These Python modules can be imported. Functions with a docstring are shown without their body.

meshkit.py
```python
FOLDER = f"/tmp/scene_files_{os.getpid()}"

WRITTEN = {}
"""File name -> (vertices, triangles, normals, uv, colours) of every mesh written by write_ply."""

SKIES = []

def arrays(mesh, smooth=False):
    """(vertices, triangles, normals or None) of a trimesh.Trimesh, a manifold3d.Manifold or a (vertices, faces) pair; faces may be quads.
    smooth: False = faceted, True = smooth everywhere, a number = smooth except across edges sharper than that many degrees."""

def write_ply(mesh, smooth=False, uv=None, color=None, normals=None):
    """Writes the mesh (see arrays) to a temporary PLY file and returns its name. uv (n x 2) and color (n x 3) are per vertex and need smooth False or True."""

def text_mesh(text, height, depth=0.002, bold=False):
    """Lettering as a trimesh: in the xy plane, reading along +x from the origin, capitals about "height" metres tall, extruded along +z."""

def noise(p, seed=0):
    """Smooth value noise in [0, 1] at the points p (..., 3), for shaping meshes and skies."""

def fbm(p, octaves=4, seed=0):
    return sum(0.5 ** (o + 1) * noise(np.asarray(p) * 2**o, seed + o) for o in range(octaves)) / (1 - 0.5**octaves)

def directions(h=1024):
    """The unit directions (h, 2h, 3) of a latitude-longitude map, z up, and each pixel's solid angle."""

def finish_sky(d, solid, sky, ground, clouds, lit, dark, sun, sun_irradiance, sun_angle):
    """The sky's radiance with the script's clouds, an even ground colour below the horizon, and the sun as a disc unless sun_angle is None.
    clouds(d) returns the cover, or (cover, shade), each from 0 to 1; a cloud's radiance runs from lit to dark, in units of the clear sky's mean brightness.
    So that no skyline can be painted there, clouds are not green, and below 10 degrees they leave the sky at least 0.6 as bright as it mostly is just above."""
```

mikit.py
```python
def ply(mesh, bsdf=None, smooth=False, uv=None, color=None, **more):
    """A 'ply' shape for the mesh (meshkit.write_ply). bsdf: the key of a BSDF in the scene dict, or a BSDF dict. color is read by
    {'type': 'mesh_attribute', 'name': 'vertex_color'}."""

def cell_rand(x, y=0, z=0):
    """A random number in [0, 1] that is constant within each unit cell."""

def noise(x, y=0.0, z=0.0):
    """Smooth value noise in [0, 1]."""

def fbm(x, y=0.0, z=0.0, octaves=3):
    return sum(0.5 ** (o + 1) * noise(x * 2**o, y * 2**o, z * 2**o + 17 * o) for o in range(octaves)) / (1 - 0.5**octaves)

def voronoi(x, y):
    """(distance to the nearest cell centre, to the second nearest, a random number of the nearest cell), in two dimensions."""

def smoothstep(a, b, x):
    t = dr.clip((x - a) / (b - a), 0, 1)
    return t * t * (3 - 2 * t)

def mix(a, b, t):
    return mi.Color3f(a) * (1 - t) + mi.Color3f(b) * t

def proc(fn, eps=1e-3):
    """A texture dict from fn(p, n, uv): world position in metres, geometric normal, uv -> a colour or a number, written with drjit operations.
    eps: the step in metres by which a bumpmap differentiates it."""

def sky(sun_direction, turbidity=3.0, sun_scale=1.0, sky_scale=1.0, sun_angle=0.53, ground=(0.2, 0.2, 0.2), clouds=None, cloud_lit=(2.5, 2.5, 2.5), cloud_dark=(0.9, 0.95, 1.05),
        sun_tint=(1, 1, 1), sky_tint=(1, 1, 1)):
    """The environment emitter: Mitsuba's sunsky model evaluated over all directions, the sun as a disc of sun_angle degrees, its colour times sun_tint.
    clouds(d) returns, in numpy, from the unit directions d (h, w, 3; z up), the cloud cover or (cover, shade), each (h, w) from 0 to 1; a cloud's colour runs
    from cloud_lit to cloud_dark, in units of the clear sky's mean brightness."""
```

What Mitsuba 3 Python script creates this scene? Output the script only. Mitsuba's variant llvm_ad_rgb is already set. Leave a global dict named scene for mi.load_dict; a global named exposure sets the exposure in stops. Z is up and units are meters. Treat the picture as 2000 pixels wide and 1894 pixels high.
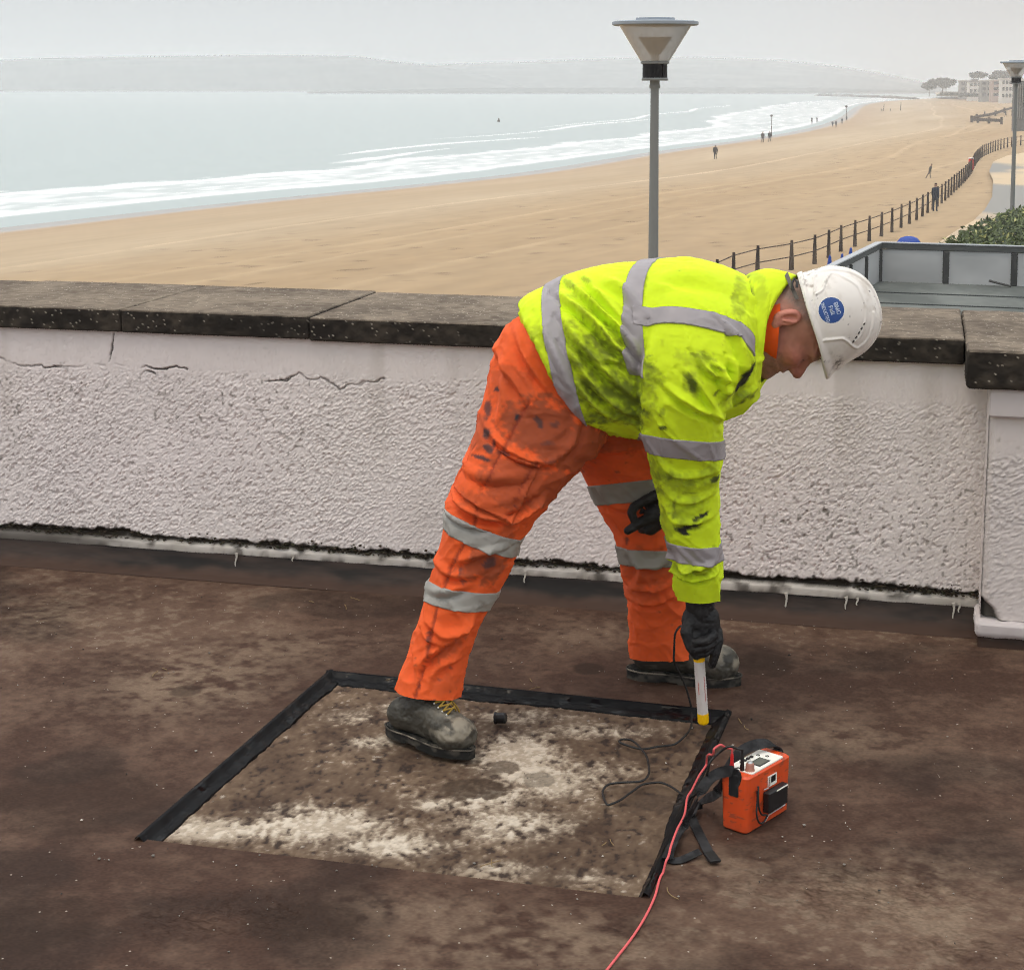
import math, random
import numpy as np, trimesh, shapely, shapely.geometry as sg
import drjit as dr, mitsuba as mi
import manifold3d as m3
import mikit, meshkit
from scipy import ndimage
from scipy.interpolate import PchipInterpolator, CubicSpline
from scipy.spatial import cKDTree

scene, labels = {}, {}
T = mi.ScalarTransform4f

# ------------------------------------------------------------------ camera
SRC_W, SRC_H = 2000.0, 1894.0
EYE = np.array([0.0, 0.0, 1.5])
FOCAL = 3300.0                      # in photograph pixels
HORIZON = 162.0
PITCH = math.radians(6.0)
PPY = HORIZON + FOCAL * math.tan(PITCH)
FWD = np.array([0, math.cos(PITCH), -math.sin(PITCH)])
UPV = np.array([0, math.sin(PITCH), math.cos(PITCH)])
HAZE = 0.00084
scene['camera'] = {
    'type': 'perspective', 'fov_axis': 'x', 'fov': 2 * math.degrees(math.atan(SRC_W / 2 / FOCAL)),
    'near_clip': 0.1, 'far_clip': 20000.0,
    'principal_point_offset_y': -(PPY - SRC_H / 2) / SRC_H,
    'to_world': T().look_at(origin=EYE.tolist(), target=(EYE + FWD).tolist(), up=[0, 0, 1]),
    'medium': {'type': 'ref', 'id': 'haze_air'},
}
# ------------------------------------------------------------------ light: overcast sky
exposure = 2.42


def clouds(d):
    el = np.clip(d[..., 2], 0, 1)
    n = meshkit.fbm(d * np.array([2.2, 2.2, 5.0]) + 3.1, 4, seed=5)
    grad = np.clip(1.0 - 0.95 * el ** 0.9, 0, 1)
    return np.ones(d.shape[:2]), np.clip(grad + 0.10 * (n - 0.5), 0, 1)


scene['sky'] = mikit.sky([-0.25, -0.25, 0.9], turbidity=4, sun_scale=0.1, sun_angle=22, sky_scale=1.0, clouds=clouds,
                         cloud_lit=(2.62, 2.69, 2.76), cloud_dark=(0.77, 0.812, 0.856), ground=(0.2, 0.2, 0.19))
scene['haze_air'] = {'type': 'homogeneous', 'albedo': {'type': 'rgb', 'value': [0.95, 0.955, 0.96]}, 'sigma_t': HAZE}

# ------------------------------------------------------------------ helpers


def P(px, py, Y):
    """World point seen at photograph pixel (px, py) at distance Y along +y (array friendly)."""
    px, py, Y = np.broadcast_arrays(np.asarray(px, float), np.asarray(py, float), np.asarray(Y, float))
    a, b = (px - SRC_W / 2) / FOCAL, (PPY - py) / FOCAL
    dx, dy, dz = a, FWD[1] + b * UPV[1], FWD[2] + b * UPV[2]
    t = Y / dy
    return np.stack([dx * t, np.broadcast_to(Y, t.shape), EYE[2] + dz * t], -1)


def G(px, py, z=0.0):
    """World point seen at pixel (px, py) on the level z."""
    px, py = np.asarray(px, float), np.asarray(py, float)
    a, b = (px - SRC_W / 2) / FOCAL, (PPY - py) / FOCAL
    dy, dz = FWD[1] + b * UPV[1], FWD[2] + b * UPV[2]
    t = (z - EYE[2]) / dz
    return np.stack([a * t, dy * t, np.broadcast_to(z, t.shape) + 0.0 * t], -1)


def lin(r, g, b):
    c = np.array([r, g, b], float) / 255
    return np.where(c <= 0.04045, c / 12.92, ((c + 0.055) / 1.055) ** 2.4)


def rgb(c):
    return {'type': 'rgb', 'value': [float(x) for x in c]}


def mat(name, color, rough=0.6, metallic=0.0, spec=0.5, two=False, bump=None, bscale=1.0, **kw):
    if color is None:
        color = {'type': 'mesh_attribute', 'name': 'vertex_color'}
    elif callable(color):
        color = mikit.proc(color)
    elif not isinstance(color, dict):
        color = rgb(color)
    b = {'type': 'principled', 'base_color': color, 'roughness': rough if not callable(rough) else mikit.proc(rough), 'metallic': metallic, 'specular': spec, **kw}
    if bump is not None:
        b = {'type': 'bumpmap', 'arbitrary': mikit.proc(bump[0], eps=bump[1]), 'scale': bscale, 'nested': b}
    if two:
        b = {'type': 'twosided', 'nested': b}
    scene[name] = b
    return name


def obj(key, mesh, m, smooth=False, color=None, parent=None):
    if parent:
        key = parent + '__' + key
    k, i = key, 0
    while k in scene:
        i += 1
        k = f'{key}_{i:03d}'
    scene[k] = mikit.ply(mesh, m, smooth=smooth, color=color)
    return k


used_names = set()


def thing(name, label, cat, group=None):
    k, i = name, 0
    while k in used_names or k in scene:
        i += 1
        k = f'{name}_{i:03d}'
    used_names.add(k)
    labels[k] = {'label': label, 'category': cat}
    if group:
        labels[k]['group'] = group
    return k


def tag(k, label=None, cat=None, group=None, kind=None):
    d = labels.setdefault(k, {})
    for n, v in (('label', label), ('category', cat), ('group', group), ('kind', kind)):
        if v:
            d[n] = v


def unit(v):
    v = np.asarray(v, float)
    return v / np.maximum(np.linalg.norm(v, axis=-1, keepdims=True), 1e-12)


def spline(pts, n):
    pts = np.asarray(pts, float)
    s = np.concatenate([[0], np.cumsum(np.linalg.norm(np.diff(pts, axis=0), axis=1))])
    s = s + np.arange(len(s)) * 1e-9
    return np.stack([PchipInterpolator(s, pts[:, k])(np.linspace(0, s[-1], n)) for k in range(pts.shape[1])], -1)


def smooth_spline(pts, n):
    pts = np.asarray(pts, float)
    s = np.concatenate([[0], np.cumsum(np.sqrt(np.linalg.norm(np.diff(pts, axis=0), axis=1)))]) + np.arange(len(pts)) * 1e-9
    return np.stack([CubicSpline(s, pts[:, k])(np.linspace(0, s[-1], n)) for k in range(pts.shape[1])], -1)


def tube(pts, r, seg=10, cap=True):
    pts = np.asarray(pts, float)
    n = len(pts)
    r = np.broadcast_to(np.asarray(r, float), (n,))
    t = unit(np.gradient(pts, axis=0))
    ref = np.array([0, 0, 1.0]) if abs(t[0][2]) < 0.9 else np.array([1.0, 0, 0])
    u = unit(np.cross(t[0], ref))
    us = []
    for i in range(n):
        u = unit(u - t[i] * (u @ t[i]))
        us.append(u)
    us = np.array(us)
    w = np.cross(t, us)
    a = np.arange(seg) * 2 * np.pi / seg
    v = (pts[:, None] + r[:, None, None] * (np.cos(a)[None, :, None] * us[:, None] + np.sin(a)[None, :, None] * w[:, None])).reshape(-1, 3)
    i, j = np.meshgrid(np.arange(n - 1), np.arange(seg), indexing='ij')
    a0, a1 = (i * seg + j).ravel(), (i * seg + (j + 1) % seg).ravel()
    f = np.concatenate([np.stack([a0, a1, a1 + seg], 1), np.stack([a0, a1 + seg, a0 + seg], 1)])
    if cap:
        v = np.vstack([v, pts[:1], pts[-1:]])
        k = np.arange(seg)
        f = np.vstack([f, np.stack([(k + 1) % seg, k, np.full(seg, n * seg)], 1), np.stack([(n - 1) * seg + k, (n - 1) * seg + (k + 1) % seg, np.full(seg, n * seg + 1)], 1)])
    m = trimesh.Trimesh(v, f, process=False)
    if m.volume < 0:
        m.invert()
    return m


def box(x0, x1, y0, y1, z0, z1, bevel=0.0):
    c = [(x0 + x1) / 2, (y0 + y1) / 2, (z0 + z1) / 2]
    e = np.array([x1 - x0, y1 - y0, z1 - z0])
    if bevel <= 0:
        m = trimesh.creation.box(e)
    else:
        pts = []
        for s in np.ndindex(2, 2, 2):
            q = (np.array(s) * 2 - 1) * (e / 2)
            for k in range(3):
                r = q - np.sign(q) * bevel
                r[k] = q[k]
                pts.append(r)
        m = trimesh.convex.convex_hull(np.array(pts))
    m.apply_translation(c)
    return m


def bar(p, q, w, d=None, bevel=0.0, up=(0, 0, 1)):
    """Rectangular bar from p to q, w across, d deep."""
    p, q = np.asarray(p, float), np.asarray(q, float)
    L = np.linalg.norm(q - p)
    d = d or w
    z = (q - p) / L
    x = np.cross(up, z)
    if np.linalg.norm(x) < 1e-6:
        x = np.cross([0, 1, 0], z)
    x = unit(x)
    y = np.cross(z, x)
    m = box(-w / 2, w / 2, -d / 2, d / 2, 0, L, bevel)
    M = np.eye(4)
    M[:3, 0], M[:3, 1], M[:3, 2], M[:3, 3] = x, y, z, p
    m.apply_transform(M)
    return m


def revolve(profile, seg=32):
    m = trimesh.creation.revolve(np.asarray(profile, float), sections=seg)
    c = m.triangles_center
    if (m.face_normals * c).sum(1) @ m.area_faces < 0 and m.volume <= 0:
        m.invert()
    return m


def cat(ms):
    return trimesh.util.concatenate(ms)


def frame(o, x, y, z):
    M = np.eye(4)
    M[:3, 0], M[:3, 1], M[:3, 2], M[:3, 3] = x, y, z, o
    return M


def grid_faces(n, m):
    i, j = np.meshgrid(np.arange(n - 1), np.arange(m - 1), indexing='ij')
    a = (i * m + j).ravel()
    return np.concatenate([np.stack([a, a + m, a + m + 1], 1), np.stack([a, a + m + 1, a + 1], 1)])


def nz(p, f, o=3, seed=0):
    """numpy fbm of points times frequency, about -1..1"""
    return 2 * meshkit.fbm(np.asarray(p, float) * f + 7.3, o, seed) - 1


def sstep(a, b, x):
    t = np.clip((np.asarray(x, float) - a) / (b - a), 0, 1)
    return t * t * (3 - 2 * t)


def lerp(a, b, t):
    t = np.asarray(t)[..., None]
    return np.asarray(a) * (1 - t) + np.asarray(b) * t


def seg_dist(p, poly):
    """distance of 2-D points p to polyline poly and the index-parameter along it"""
    best, at = np.full(len(p), 1e9), np.zeros(len(p))
    for i in range(len(poly) - 1):
        a, b = poly[i], poly[i + 1]
        t = np.clip(((p - a) @ (b - a)) / max((b - a) @ (b - a), 1e-12), 0, 1)
        d = np.linalg.norm(p - a - t[:, None] * (b - a), axis=1)
        at = np.where(d < best, i + t, at)
        best = np.minimum(best, d)
    return best, at


def surface_nets(F, iso, origin, h):
    S = F > iso
    n = np.array(F.shape) - 1
    acc = np.zeros((*n, 3))
    cnt = np.zeros(n)
    corners = [(i, j, k) for i in (0, 1) for j in (0, 1) for k in (0, 1)]

    def sl(A, c):
        return A[c[0]:c[0] + n[0], c[1]:c[1] + n[1], c[2]:c[2] + n[2]]
    for a in corners:
        for ax in range(3):
            if a[ax] == 0:
                b = list(a)
                b[ax] = 1
                fa, fb = sl(F, a), sl(F, b)
                cross = sl(S, a) != sl(S, b)
                t = np.where(cross, (iso - fa) / np.where(cross, fb - fa, 1), 0)
                for q in range(3):
                    acc[..., q] += np.where(cross, a[q] + (t if q == ax else 0), 0)
                cnt += cross
    on = cnt > 0
    idx = np.full(n, -1)
    idx[on] = np.arange(on.sum())
    base = np.argwhere(on)
    v = (base + acc[on] / cnt[on][:, None]) * h + origin
    quads = []
    for ax in range(3):
        o1, o2 = [(1, 2), (2, 0), (0, 1)][ax]
        s0 = [slice(0, F.shape[k] - 1) if k == ax else slice(1, F.shape[k] - 1) for k in range(3)]
        s1 = list(s0)
        s1[ax] = slice(1, F.shape[ax])
        A, B = S[tuple(s0)], S[tuple(s1)]
        ch = np.argwhere(A != B)
        fl = A[tuple(ch.T)]
        p = ch.copy()
        for k in range(3):
            if k != ax:
                p[:, k] += 1
        q = []
        for d1, d2 in ((-1, -1), (0, -1), (0, 0), (-1, 0)):
            c = p.copy()
            c[:, o1] += d1
            c[:, o2] += d2
            q.append(idx[tuple(c.T)])
        q = np.stack(q, 1)
        q[~fl] = q[~fl][:, ::-1]
        quads.append(q)
    q = np.vstack(quads)
    f = np.vstack([q[:, [0, 1, 2]], q[:, [0, 2, 3]]])
    m = trimesh.Trimesh(v, f, process=False)
    if m.volume < 0:
        m.invert()
    return m


def to_manifold(m):
    return m3.Manifold(m3.Mesh(vert_properties=np.asarray(m.vertices, np.float32), tri_verts=np.asarray(m.faces, np.uint32)))


def union_lofts(ms):
    r = None
    for m in ms:
        k = to_manifold(m)
        r = k if r is None else r + k
    mm = r.to_mesh()
    return trimesh.Trimesh(np.asarray(mm.vert_properties[:, :3], float), np.asarray(mm.tri_verts, int), process=False)


def voxel_blend(mesh, h, blur):
    """Solid mesh -> blurred occupancy -> smooth surface."""
    lo, hi = mesh.bounds[0] - 5 * h, mesh.bounds[1] + 5 * h
    n = np.ceil((hi - lo) / h).astype(int)
    xs, ys, zs = (lo[k] + h * np.arange(n[k]) for k in range(3))
    X, Z = np.meshgrid(xs + 1e-5, zs + 1.3e-5, indexing='ij')
    occ = np.zeros(n)
    r = cross_columns(mesh, X.ravel(), Z.ravel())
    for col, a, b in r:
        ia = np.clip((ys - a) / h + 0.5, 0, 1) - np.clip((ys - b) / h + 0.5, 0, 1)
        occ[col // n[2], :, col % n[2]] += ia
    F = ndimage.gaussian_filter(occ, blur)
    return surface_nets(F, 0.5, lo, h)


def cross_columns(mesh, X, Z):
    """For lines along y at (X, Z): list of (column, y-in, y-out)."""
    o = np.stack([X, np.full_like(X, mesh.bounds[0][1] - 0.5), Z], 1)
    d = np.zeros_like(o)
    d[:, 1] = 1
    loc, ray, _ = mesh.ray.intersects_location(o, d, multiple_hits=True)
    order = np.lexsort((loc[:, 1], ray))
    ray, y = ray[order], loc[order, 1]
    out = []
    starts = np.flatnonzero(np.r_[True, ray[1:] != ray[:-1]])
    ends = np.r_[starts[1:], len(ray)]
    for s, e in zip(starts, ends):
        yy = y[s:e]
        if len(yy) > 1:
            yy = yy[np.r_[True, np.diff(yy) > 1e-6]]
        for k in range(0, len(yy) - 1, 2):
            out.append((ray[s], yy[k], yy[k + 1]))
    return out


def loft(secs, n=60, seg=48, power=2.0):
    """secs: (ax, ay, bx, by, Y, half depth[, lean]) : the two outline pixels, the distance of the middle and the half depth.
    lean shifts the near and far sides along the tube axis, in metres."""
    S = []
    for s in secs:
        A, B = P(s[0], s[1], s[4]), P(s[2], s[3], s[4])
        S.append(np.concatenate([A, B, [s[5], s[6] if len(s) > 6 else 0.0]]))
    S = np.array(S)
    c = (S[:, :3] + S[:, 3:6]) / 2
    t = np.concatenate([[0], np.cumsum(np.linalg.norm(np.diff(c, axis=0), axis=1))])
    tt = np.linspace(0, t[-1], n)
    S = np.stack([PchipInterpolator(t, S[:, k])(tt) for k in range(8)], -1)
    a = np.arange(seg) * 2 * np.pi / seg
    ca, sa = np.cos(a), np.sin(a)
    ca, sa = np.sign(ca) * np.abs(ca) ** (2 / power), np.sign(sa) * np.abs(sa) ** (2 / power)
    c = (S[:, :3] + S[:, 3:6]) / 2
    hv = (S[:, :3] - S[:, 3:6]) / 2
    axis = unit(np.gradient(c, axis=0))
    v = c[:, None] + ca[None, :, None] * hv[:, None] + np.array([0, 1.0, 0]) * (sa[None, :, None] * S[:, None, 6:7]) + axis[:, None] * (S[:, None, 7:8] * (-sa)[None, :, None])
    v = np.vstack([v.reshape(-1, 3), c[:1], c[-1:]])
    i, j = np.meshgrid(np.arange(n - 1), np.arange(seg), indexing='ij')
    a0, a1 = (i * seg + j).ravel(), (i * seg + (j + 1) % seg).ravel()
    k = np.arange(seg)
    f = np.vstack([np.stack([a0, a1, a1 + seg], 1), np.stack([a0, a1 + seg, a0 + seg], 1),
                   np.stack([(k + 1) % seg, k, np.full(seg, n * seg)], 1), np.stack([(n - 1) * seg + k, (n - 1) * seg + (k + 1) % seg, np.full(seg, n * seg + 1)], 1)])
    m = trimesh.Trimesh(v, f, process=False)
    if m.volume < 0:
        m.invert()
    return m


def hull_chain(points, radii, refine=0.006, smooth=6, extra=()):
    """Limbs as hulls of neighbouring spheres, joined, refined and smoothed. points: list of chains [(p, r), ...]"""
    r = None
    for chain in points:
        sp = [m3.Manifold.sphere(q[1], 20).translate([float(x) for x in q[0]]) for q in chain]
        for a, b in zip(sp[:-1], sp[1:]):
            k = m3.Manifold.batch_hull([a, b])
            r = k if r is None else r + k
    for e in extra:
        r = r + e
    r = r.refine_to_length(refine)
    mm = r.to_mesh()
    m = trimesh.Trimesh(np.asarray(mm.vert_properties[:, :3], float), np.asarray(mm.tri_verts, int), process=True)
    trimesh.smoothing.filter_taubin(m, iterations=smooth)
    return m


def cut(m, point, normal):
    return trimesh.intersections.slice_mesh_plane(m, plane_normal=np.asarray(normal, float), plane_origin=np.asarray(point, float), cap=False)


def shell(m, off, lift=0.0):
    """Open piece of a surface -> raised piece with its edge turned down."""
    m = trimesh.Trimesh(m.vertices, m.faces, process=True)
    n = np.array(m.vertex_normals)
    top = m.vertices + n * (off + lift)
    bot = m.vertices - n * 0.002
    e = m.edges[trimesh.grouping.group_rows(m.edges_sorted, require_count=1)]
    k = len(top)
    f = np.vstack([m.faces, np.stack([e[:, 1], e[:, 0], e[:, 0] + k], 1), np.stack([e[:, 1], e[:, 0] + k, e[:, 1] + k], 1)])
    return trimesh.Trimesh(np.vstack([top, bot]), f, process=False)


def band(m, a, b, c, half, cuts=(), off=0.003):
    """Strip of surface m within 'half' of the plane through a, b, c."""
    a, b, c = (np.asarray(q, float) for q in (a, b, c))
    n = unit(np.cross(b - a, c - a))
    s = cut(cut(m, a - n * half, n), a + n * half, -n)
    for p, q in cuts:
        s = cut(s, p, q)
    return shell(s, off)
# ================================================================== SETTING
rng = np.random.default_rng(11)
Fl, noise, vor, sst, mix = mikit.fbm, mikit.noise, mikit.voronoi, mikit.smoothstep, mikit.mix
tag('sky', 'pale grey overcast sky over the bay', kind='structure')

# ---- haze box
scene['haze'] = {'type': 'cube', 'to_world': T().translate([0, 2400, 27.0]).scale([4700, 2800, 36.5]), 'bsdf': {'type': 'null'}, 'interior': {'type': 'ref', 'id': 'haze_air'}}
tag('haze', 'sea haze over the whole bay', kind='stuff')

# ---- coast line in plan: from the near end to the far one, sea on its left
SEA_Z, PROM_Z = -7.9, -5.9
coast_px = [(0, 452), (500, 396), (1010, 343), (1262, 303), (1515, 267), (1656, 228), (1735, 198)]
coast = np.array([G(x, y, SEA_Z)[:2] for x, y in coast_px])
d0 = unit(coast[0] - coast[1])
coast = np.vstack([coast[0] + d0 * 260, coast[0] + d0 * 60, coast, [[300, 1100], [420, 1300], [700, 1500]]])
coast = smooth_spline(coast, 220)


def inland(xy):
    """Signed distance to the water's edge, positive on the land, and the distance along it."""
    xy = np.asarray(xy, float)
    tree = cKDTree(coast)
    _, i = tree.query(xy)
    i = np.clip(i, 1, len(coast) - 2)
    t = unit(coast[i + 1] - coast[i - 1])
    d = xy - coast[i]
    return d[:, 0] * t[:, 1] - d[:, 1] * t[:, 0]


def sand_z(xy):
    s = inland(xy)
    z = np.where(s > 0, 2.0 * (1 - np.exp(-np.maximum(s, 0) / 24.0)) * 1.05, s * 0.03)
    return SEA_Z + np.clip(z, -0.5, 2.0)


def on_sand(px, py):
    z = -6.2
    for _ in range(12):
        p = G(px, py, z)
        z = 0.5 * z + 0.5 * float(sand_z(p[None, :2])[0])
    return G(px, py, z)


# sand: rows along the coast, columns across it
al = np.concatenate([np.arange(0, 60)])
cs = np.concatenate([[0], np.cumsum(np.linalg.norm(np.diff(coast, axis=0), axis=1))])
su = np.unique(np.concatenate([np.arange(180, 330, 0.35), np.arange(330, 420, 0.8), np.arange(420, 700, 2), np.geomspace(700, cs[-1], 160), np.linspace(0, 180, 40)]))
ct = np.stack([np.interp(su, cs, coast[:, k]) for k in (0, 1)], -1)
tg = unit(np.gradient(ndimage.gaussian_filter1d(ct, 3, axis=0), axis=0))
nl = np.stack([tg[:, 1], -tg[:, 0]], -1)
off = np.concatenate([np.linspace(-30, 0, 16), np.arange(0.35, 75, 0.35), np.geomspace(76, 900, 40)])
xy = (ct[:, None] + nl[:, None] * off[None, :, None]).reshape(-1, 2)
sd = np.tile(off, len(su))
al = np.repeat(su, len(off))
zz = SEA_Z + np.clip(np.where(sd > 0, 2.1 * (1 - np.exp(-np.maximum(sd, 0) / 24.0)), sd * 0.03), -0.5, 2.0)
q = np.stack([al, sd, al * 0], -1)
dist = np.linalg.norm(xy - EYE[:2], axis=1)
rip = nz(q * [0.35, 1.0, 1], 1.1, 3, 3) * sstep(8, 30, sd)
zz = zz + 0.05 * rip * sstep(700, 200, dist) + 0.05 * nz(q * [0.05, 0.3, 1], 1, 3, 8) * sstep(3, 20, sd)
# tractor tracks along the beach: low ridges
tracks = np.zeros_like(sd)
for o, w in ((33.0, 0.30), (35.0, 0.30), (43.8, 0.3), (24.8, 0.25)):
    c = o + 1.6 * np.sin(al * 0.018 + o) + 0.5 * np.sin(al * 0.07 + 2 * o)
    tracks += np.exp(-((sd - c) / w) ** 2) * (0.5 + 0.5 * sstep(-0.3, 0.3, nz(q * [0.06, 0, 0] + o, 1, 2, 2)))
zz = zz + 0.05 * tracks
col = lerp(lin(182, 164, 138), lin(163, 142, 115), np.clip(0.5 + 0.9 * nz(q * [0.02, 0.12, 1], 1, 4, 5), 0, 1)) * 0.77
col = lerp(col, lin(204, 184, 154) * 0.88, np.clip(tracks, 0, 1) * 0.6)
col = lerp(col, lin(168, 144, 118) * 0.72, (sstep(14, 2, sd) * 0.75))
col = lerp(col, lin(166, 138, 102) * 0.70, sstep(22, 34, sd + 4 * nz(q * [0.03, 0.02, 1], 1, 3, 9)) * 0.55)
speck = nz(q * [0.8, 1.5, 1], 1.0, 3, 21)
col = col * (1 - 0.42 * sstep(0.30, 0.55, speck) * sstep(16, 34, sd))[:, None]
col = col * (1 + 0.10 * nz(q * [0.5, 1.2, 1], 1.5, 2, 33) * sstep(10, 30, sd))[:, None]
col = col * (1 + 0.10 * nz(q * [0.15, 1.3, 1], 1.3, 3, 31))[:, None]
mat('m_sand', None, 0.95, spec=0.2)
sandm = trimesh.Trimesh(np.column_stack([xy, zz]), grid_faces(len(su), len(off))[:, ::-1], process=False)
if sandm.face_normals[:, 2].mean() < 0:
    sandm.invert()
obj('beach', sandm, 'm_sand', True, col)
tag('beach', 'wide flat sandy beach with tyre tracks', kind='structure')

# wet sand strip: thin film left by the waves
offw = np.linspace(-1.5, 1.0, 16)
edge = 6.2 + 1.6 * nz(np.stack([su * 0.045, su * 0, su * 0], -1), 1, 3, 4) - 2.0 * sstep(300, 520, su)
xyw = (ct[:, None] + nl[:, None] * ((-2.0 + (offw[None] + 1.5) / 2.5 * (edge[:, None] * 0.40 + 2.0))[..., None])).reshape(-1, 2)
sdw = (-2.0 + (offw[None] + 1.5) / 2.5 * (edge[:, None] * 0.40 + 2.0)).ravel()
zw = SEA_Z + np.where(sdw > 0, 2.1 * (1 - np.exp(-np.maximum(sdw, 0) / 24.0)), sdw * 0.03) + 0.004 + 0.056 * np.tile(np.linspace(1, 0, 16), len(su))
wet = trimesh.Trimesh(np.column_stack([xyw, zw]), grid_faces(len(su), len(offw))[:, ::-1], process=False)
if wet.face_normals[:, 2].mean() < 0:
    wet.invert()
mat('m_wet', None, 0.22, spec=0.55)
wf = sstep(0.55, 1.0, np.tile(np.linspace(0, 1, 16), len(su)) + 0.25 * nz(np.stack([np.repeat(su, 16) * 0.12, sdw, sdw * 0], -1), 1, 3, 39))
obj('wet_sand', wet, 'm_wet', True, lerp(lin(150, 142, 132) * 0.7, lin(170, 146, 118) * 0.74, wf))
tag('wet_sand', 'shiny wet strip of sand at the edge of the water', kind='structure')

# sea: open water and the breaker zone along the shore
mat('m_sea', lin(165, 178, 176) * 0.8, 0.30, spec=0.55,
    bump=(lambda p, n, uv: Fl(p.x * 0.35 + p.y * 0.1, p.y * 0.16, 0.0, 3), 0.3), bscale=0.35)
far = trimesh.Trimesh([[-4600, -350, 0], [4600, -350, 0], [4600, 5100, 0], [-4600, 5100, 0]], [[0, 1, 2], [0, 2, 3]])
far.apply_translation([0, 0, SEA_Z])
sea_key = obj('sea', far, 'm_sea')
tag('sea', 'calm grey sea of a wide bay', kind='structure')
sb = np.unique(np.concatenate([np.arange(240, 460, 0.7), np.arange(460, 800, 2.0), np.geomspace(800, cs[-1], 120)]))
ctb = np.stack([np.interp(sb, cs, coast[:, k]) for k in (0, 1)], -1)
tgb = unit(np.gradient(ndimage.gaussian_filter1d(ctb, 3, axis=0), axis=0))
nlb = np.stack([tgb[:, 1], -tgb[:, 0]], -1)
offb = np.arange(0, 62, 0.55)
xyb = (ctb[:, None] - nlb[:, None] * offb[None, :, None]).reshape(-1, 2)
sdb, alb = np.tile(offb, len(sb)), np.repeat(sb, len(offb))
q = np.stack([alb, sdb, alb * 0], -1)
near = 7.5 + 1.8 * nz(q * [0.05, 0, 0], 1, 3, 12) - 3.0 * sstep(300, 520, alb)
far_e = 25 + 9.0 * nz(q * [0.02, 0, 0] + 5, 1, 3, 14) - 2 * sstep(330, 420, alb) + 12 * sstep(430, 700, alb)
turb = nz(q * [0.25, 0.8, 1], 1, 4, 16)
streak = nz(q * [0.05, 0.5, 1], 1, 3, 17)
foam = sstep(near - 0.6, near + 0.6, sdb + 0.8 * turb) * sstep(far_e + 1.0, far_e - 1.5, sdb + 4.0 * turb)
mid = 0.42 + 0.8 * nz(q * [0.10, 0.75, 1], 1, 4, 18) + 1.2 * nz(q * [0.4, 0.9, 1], 1, 4, 19)
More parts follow.
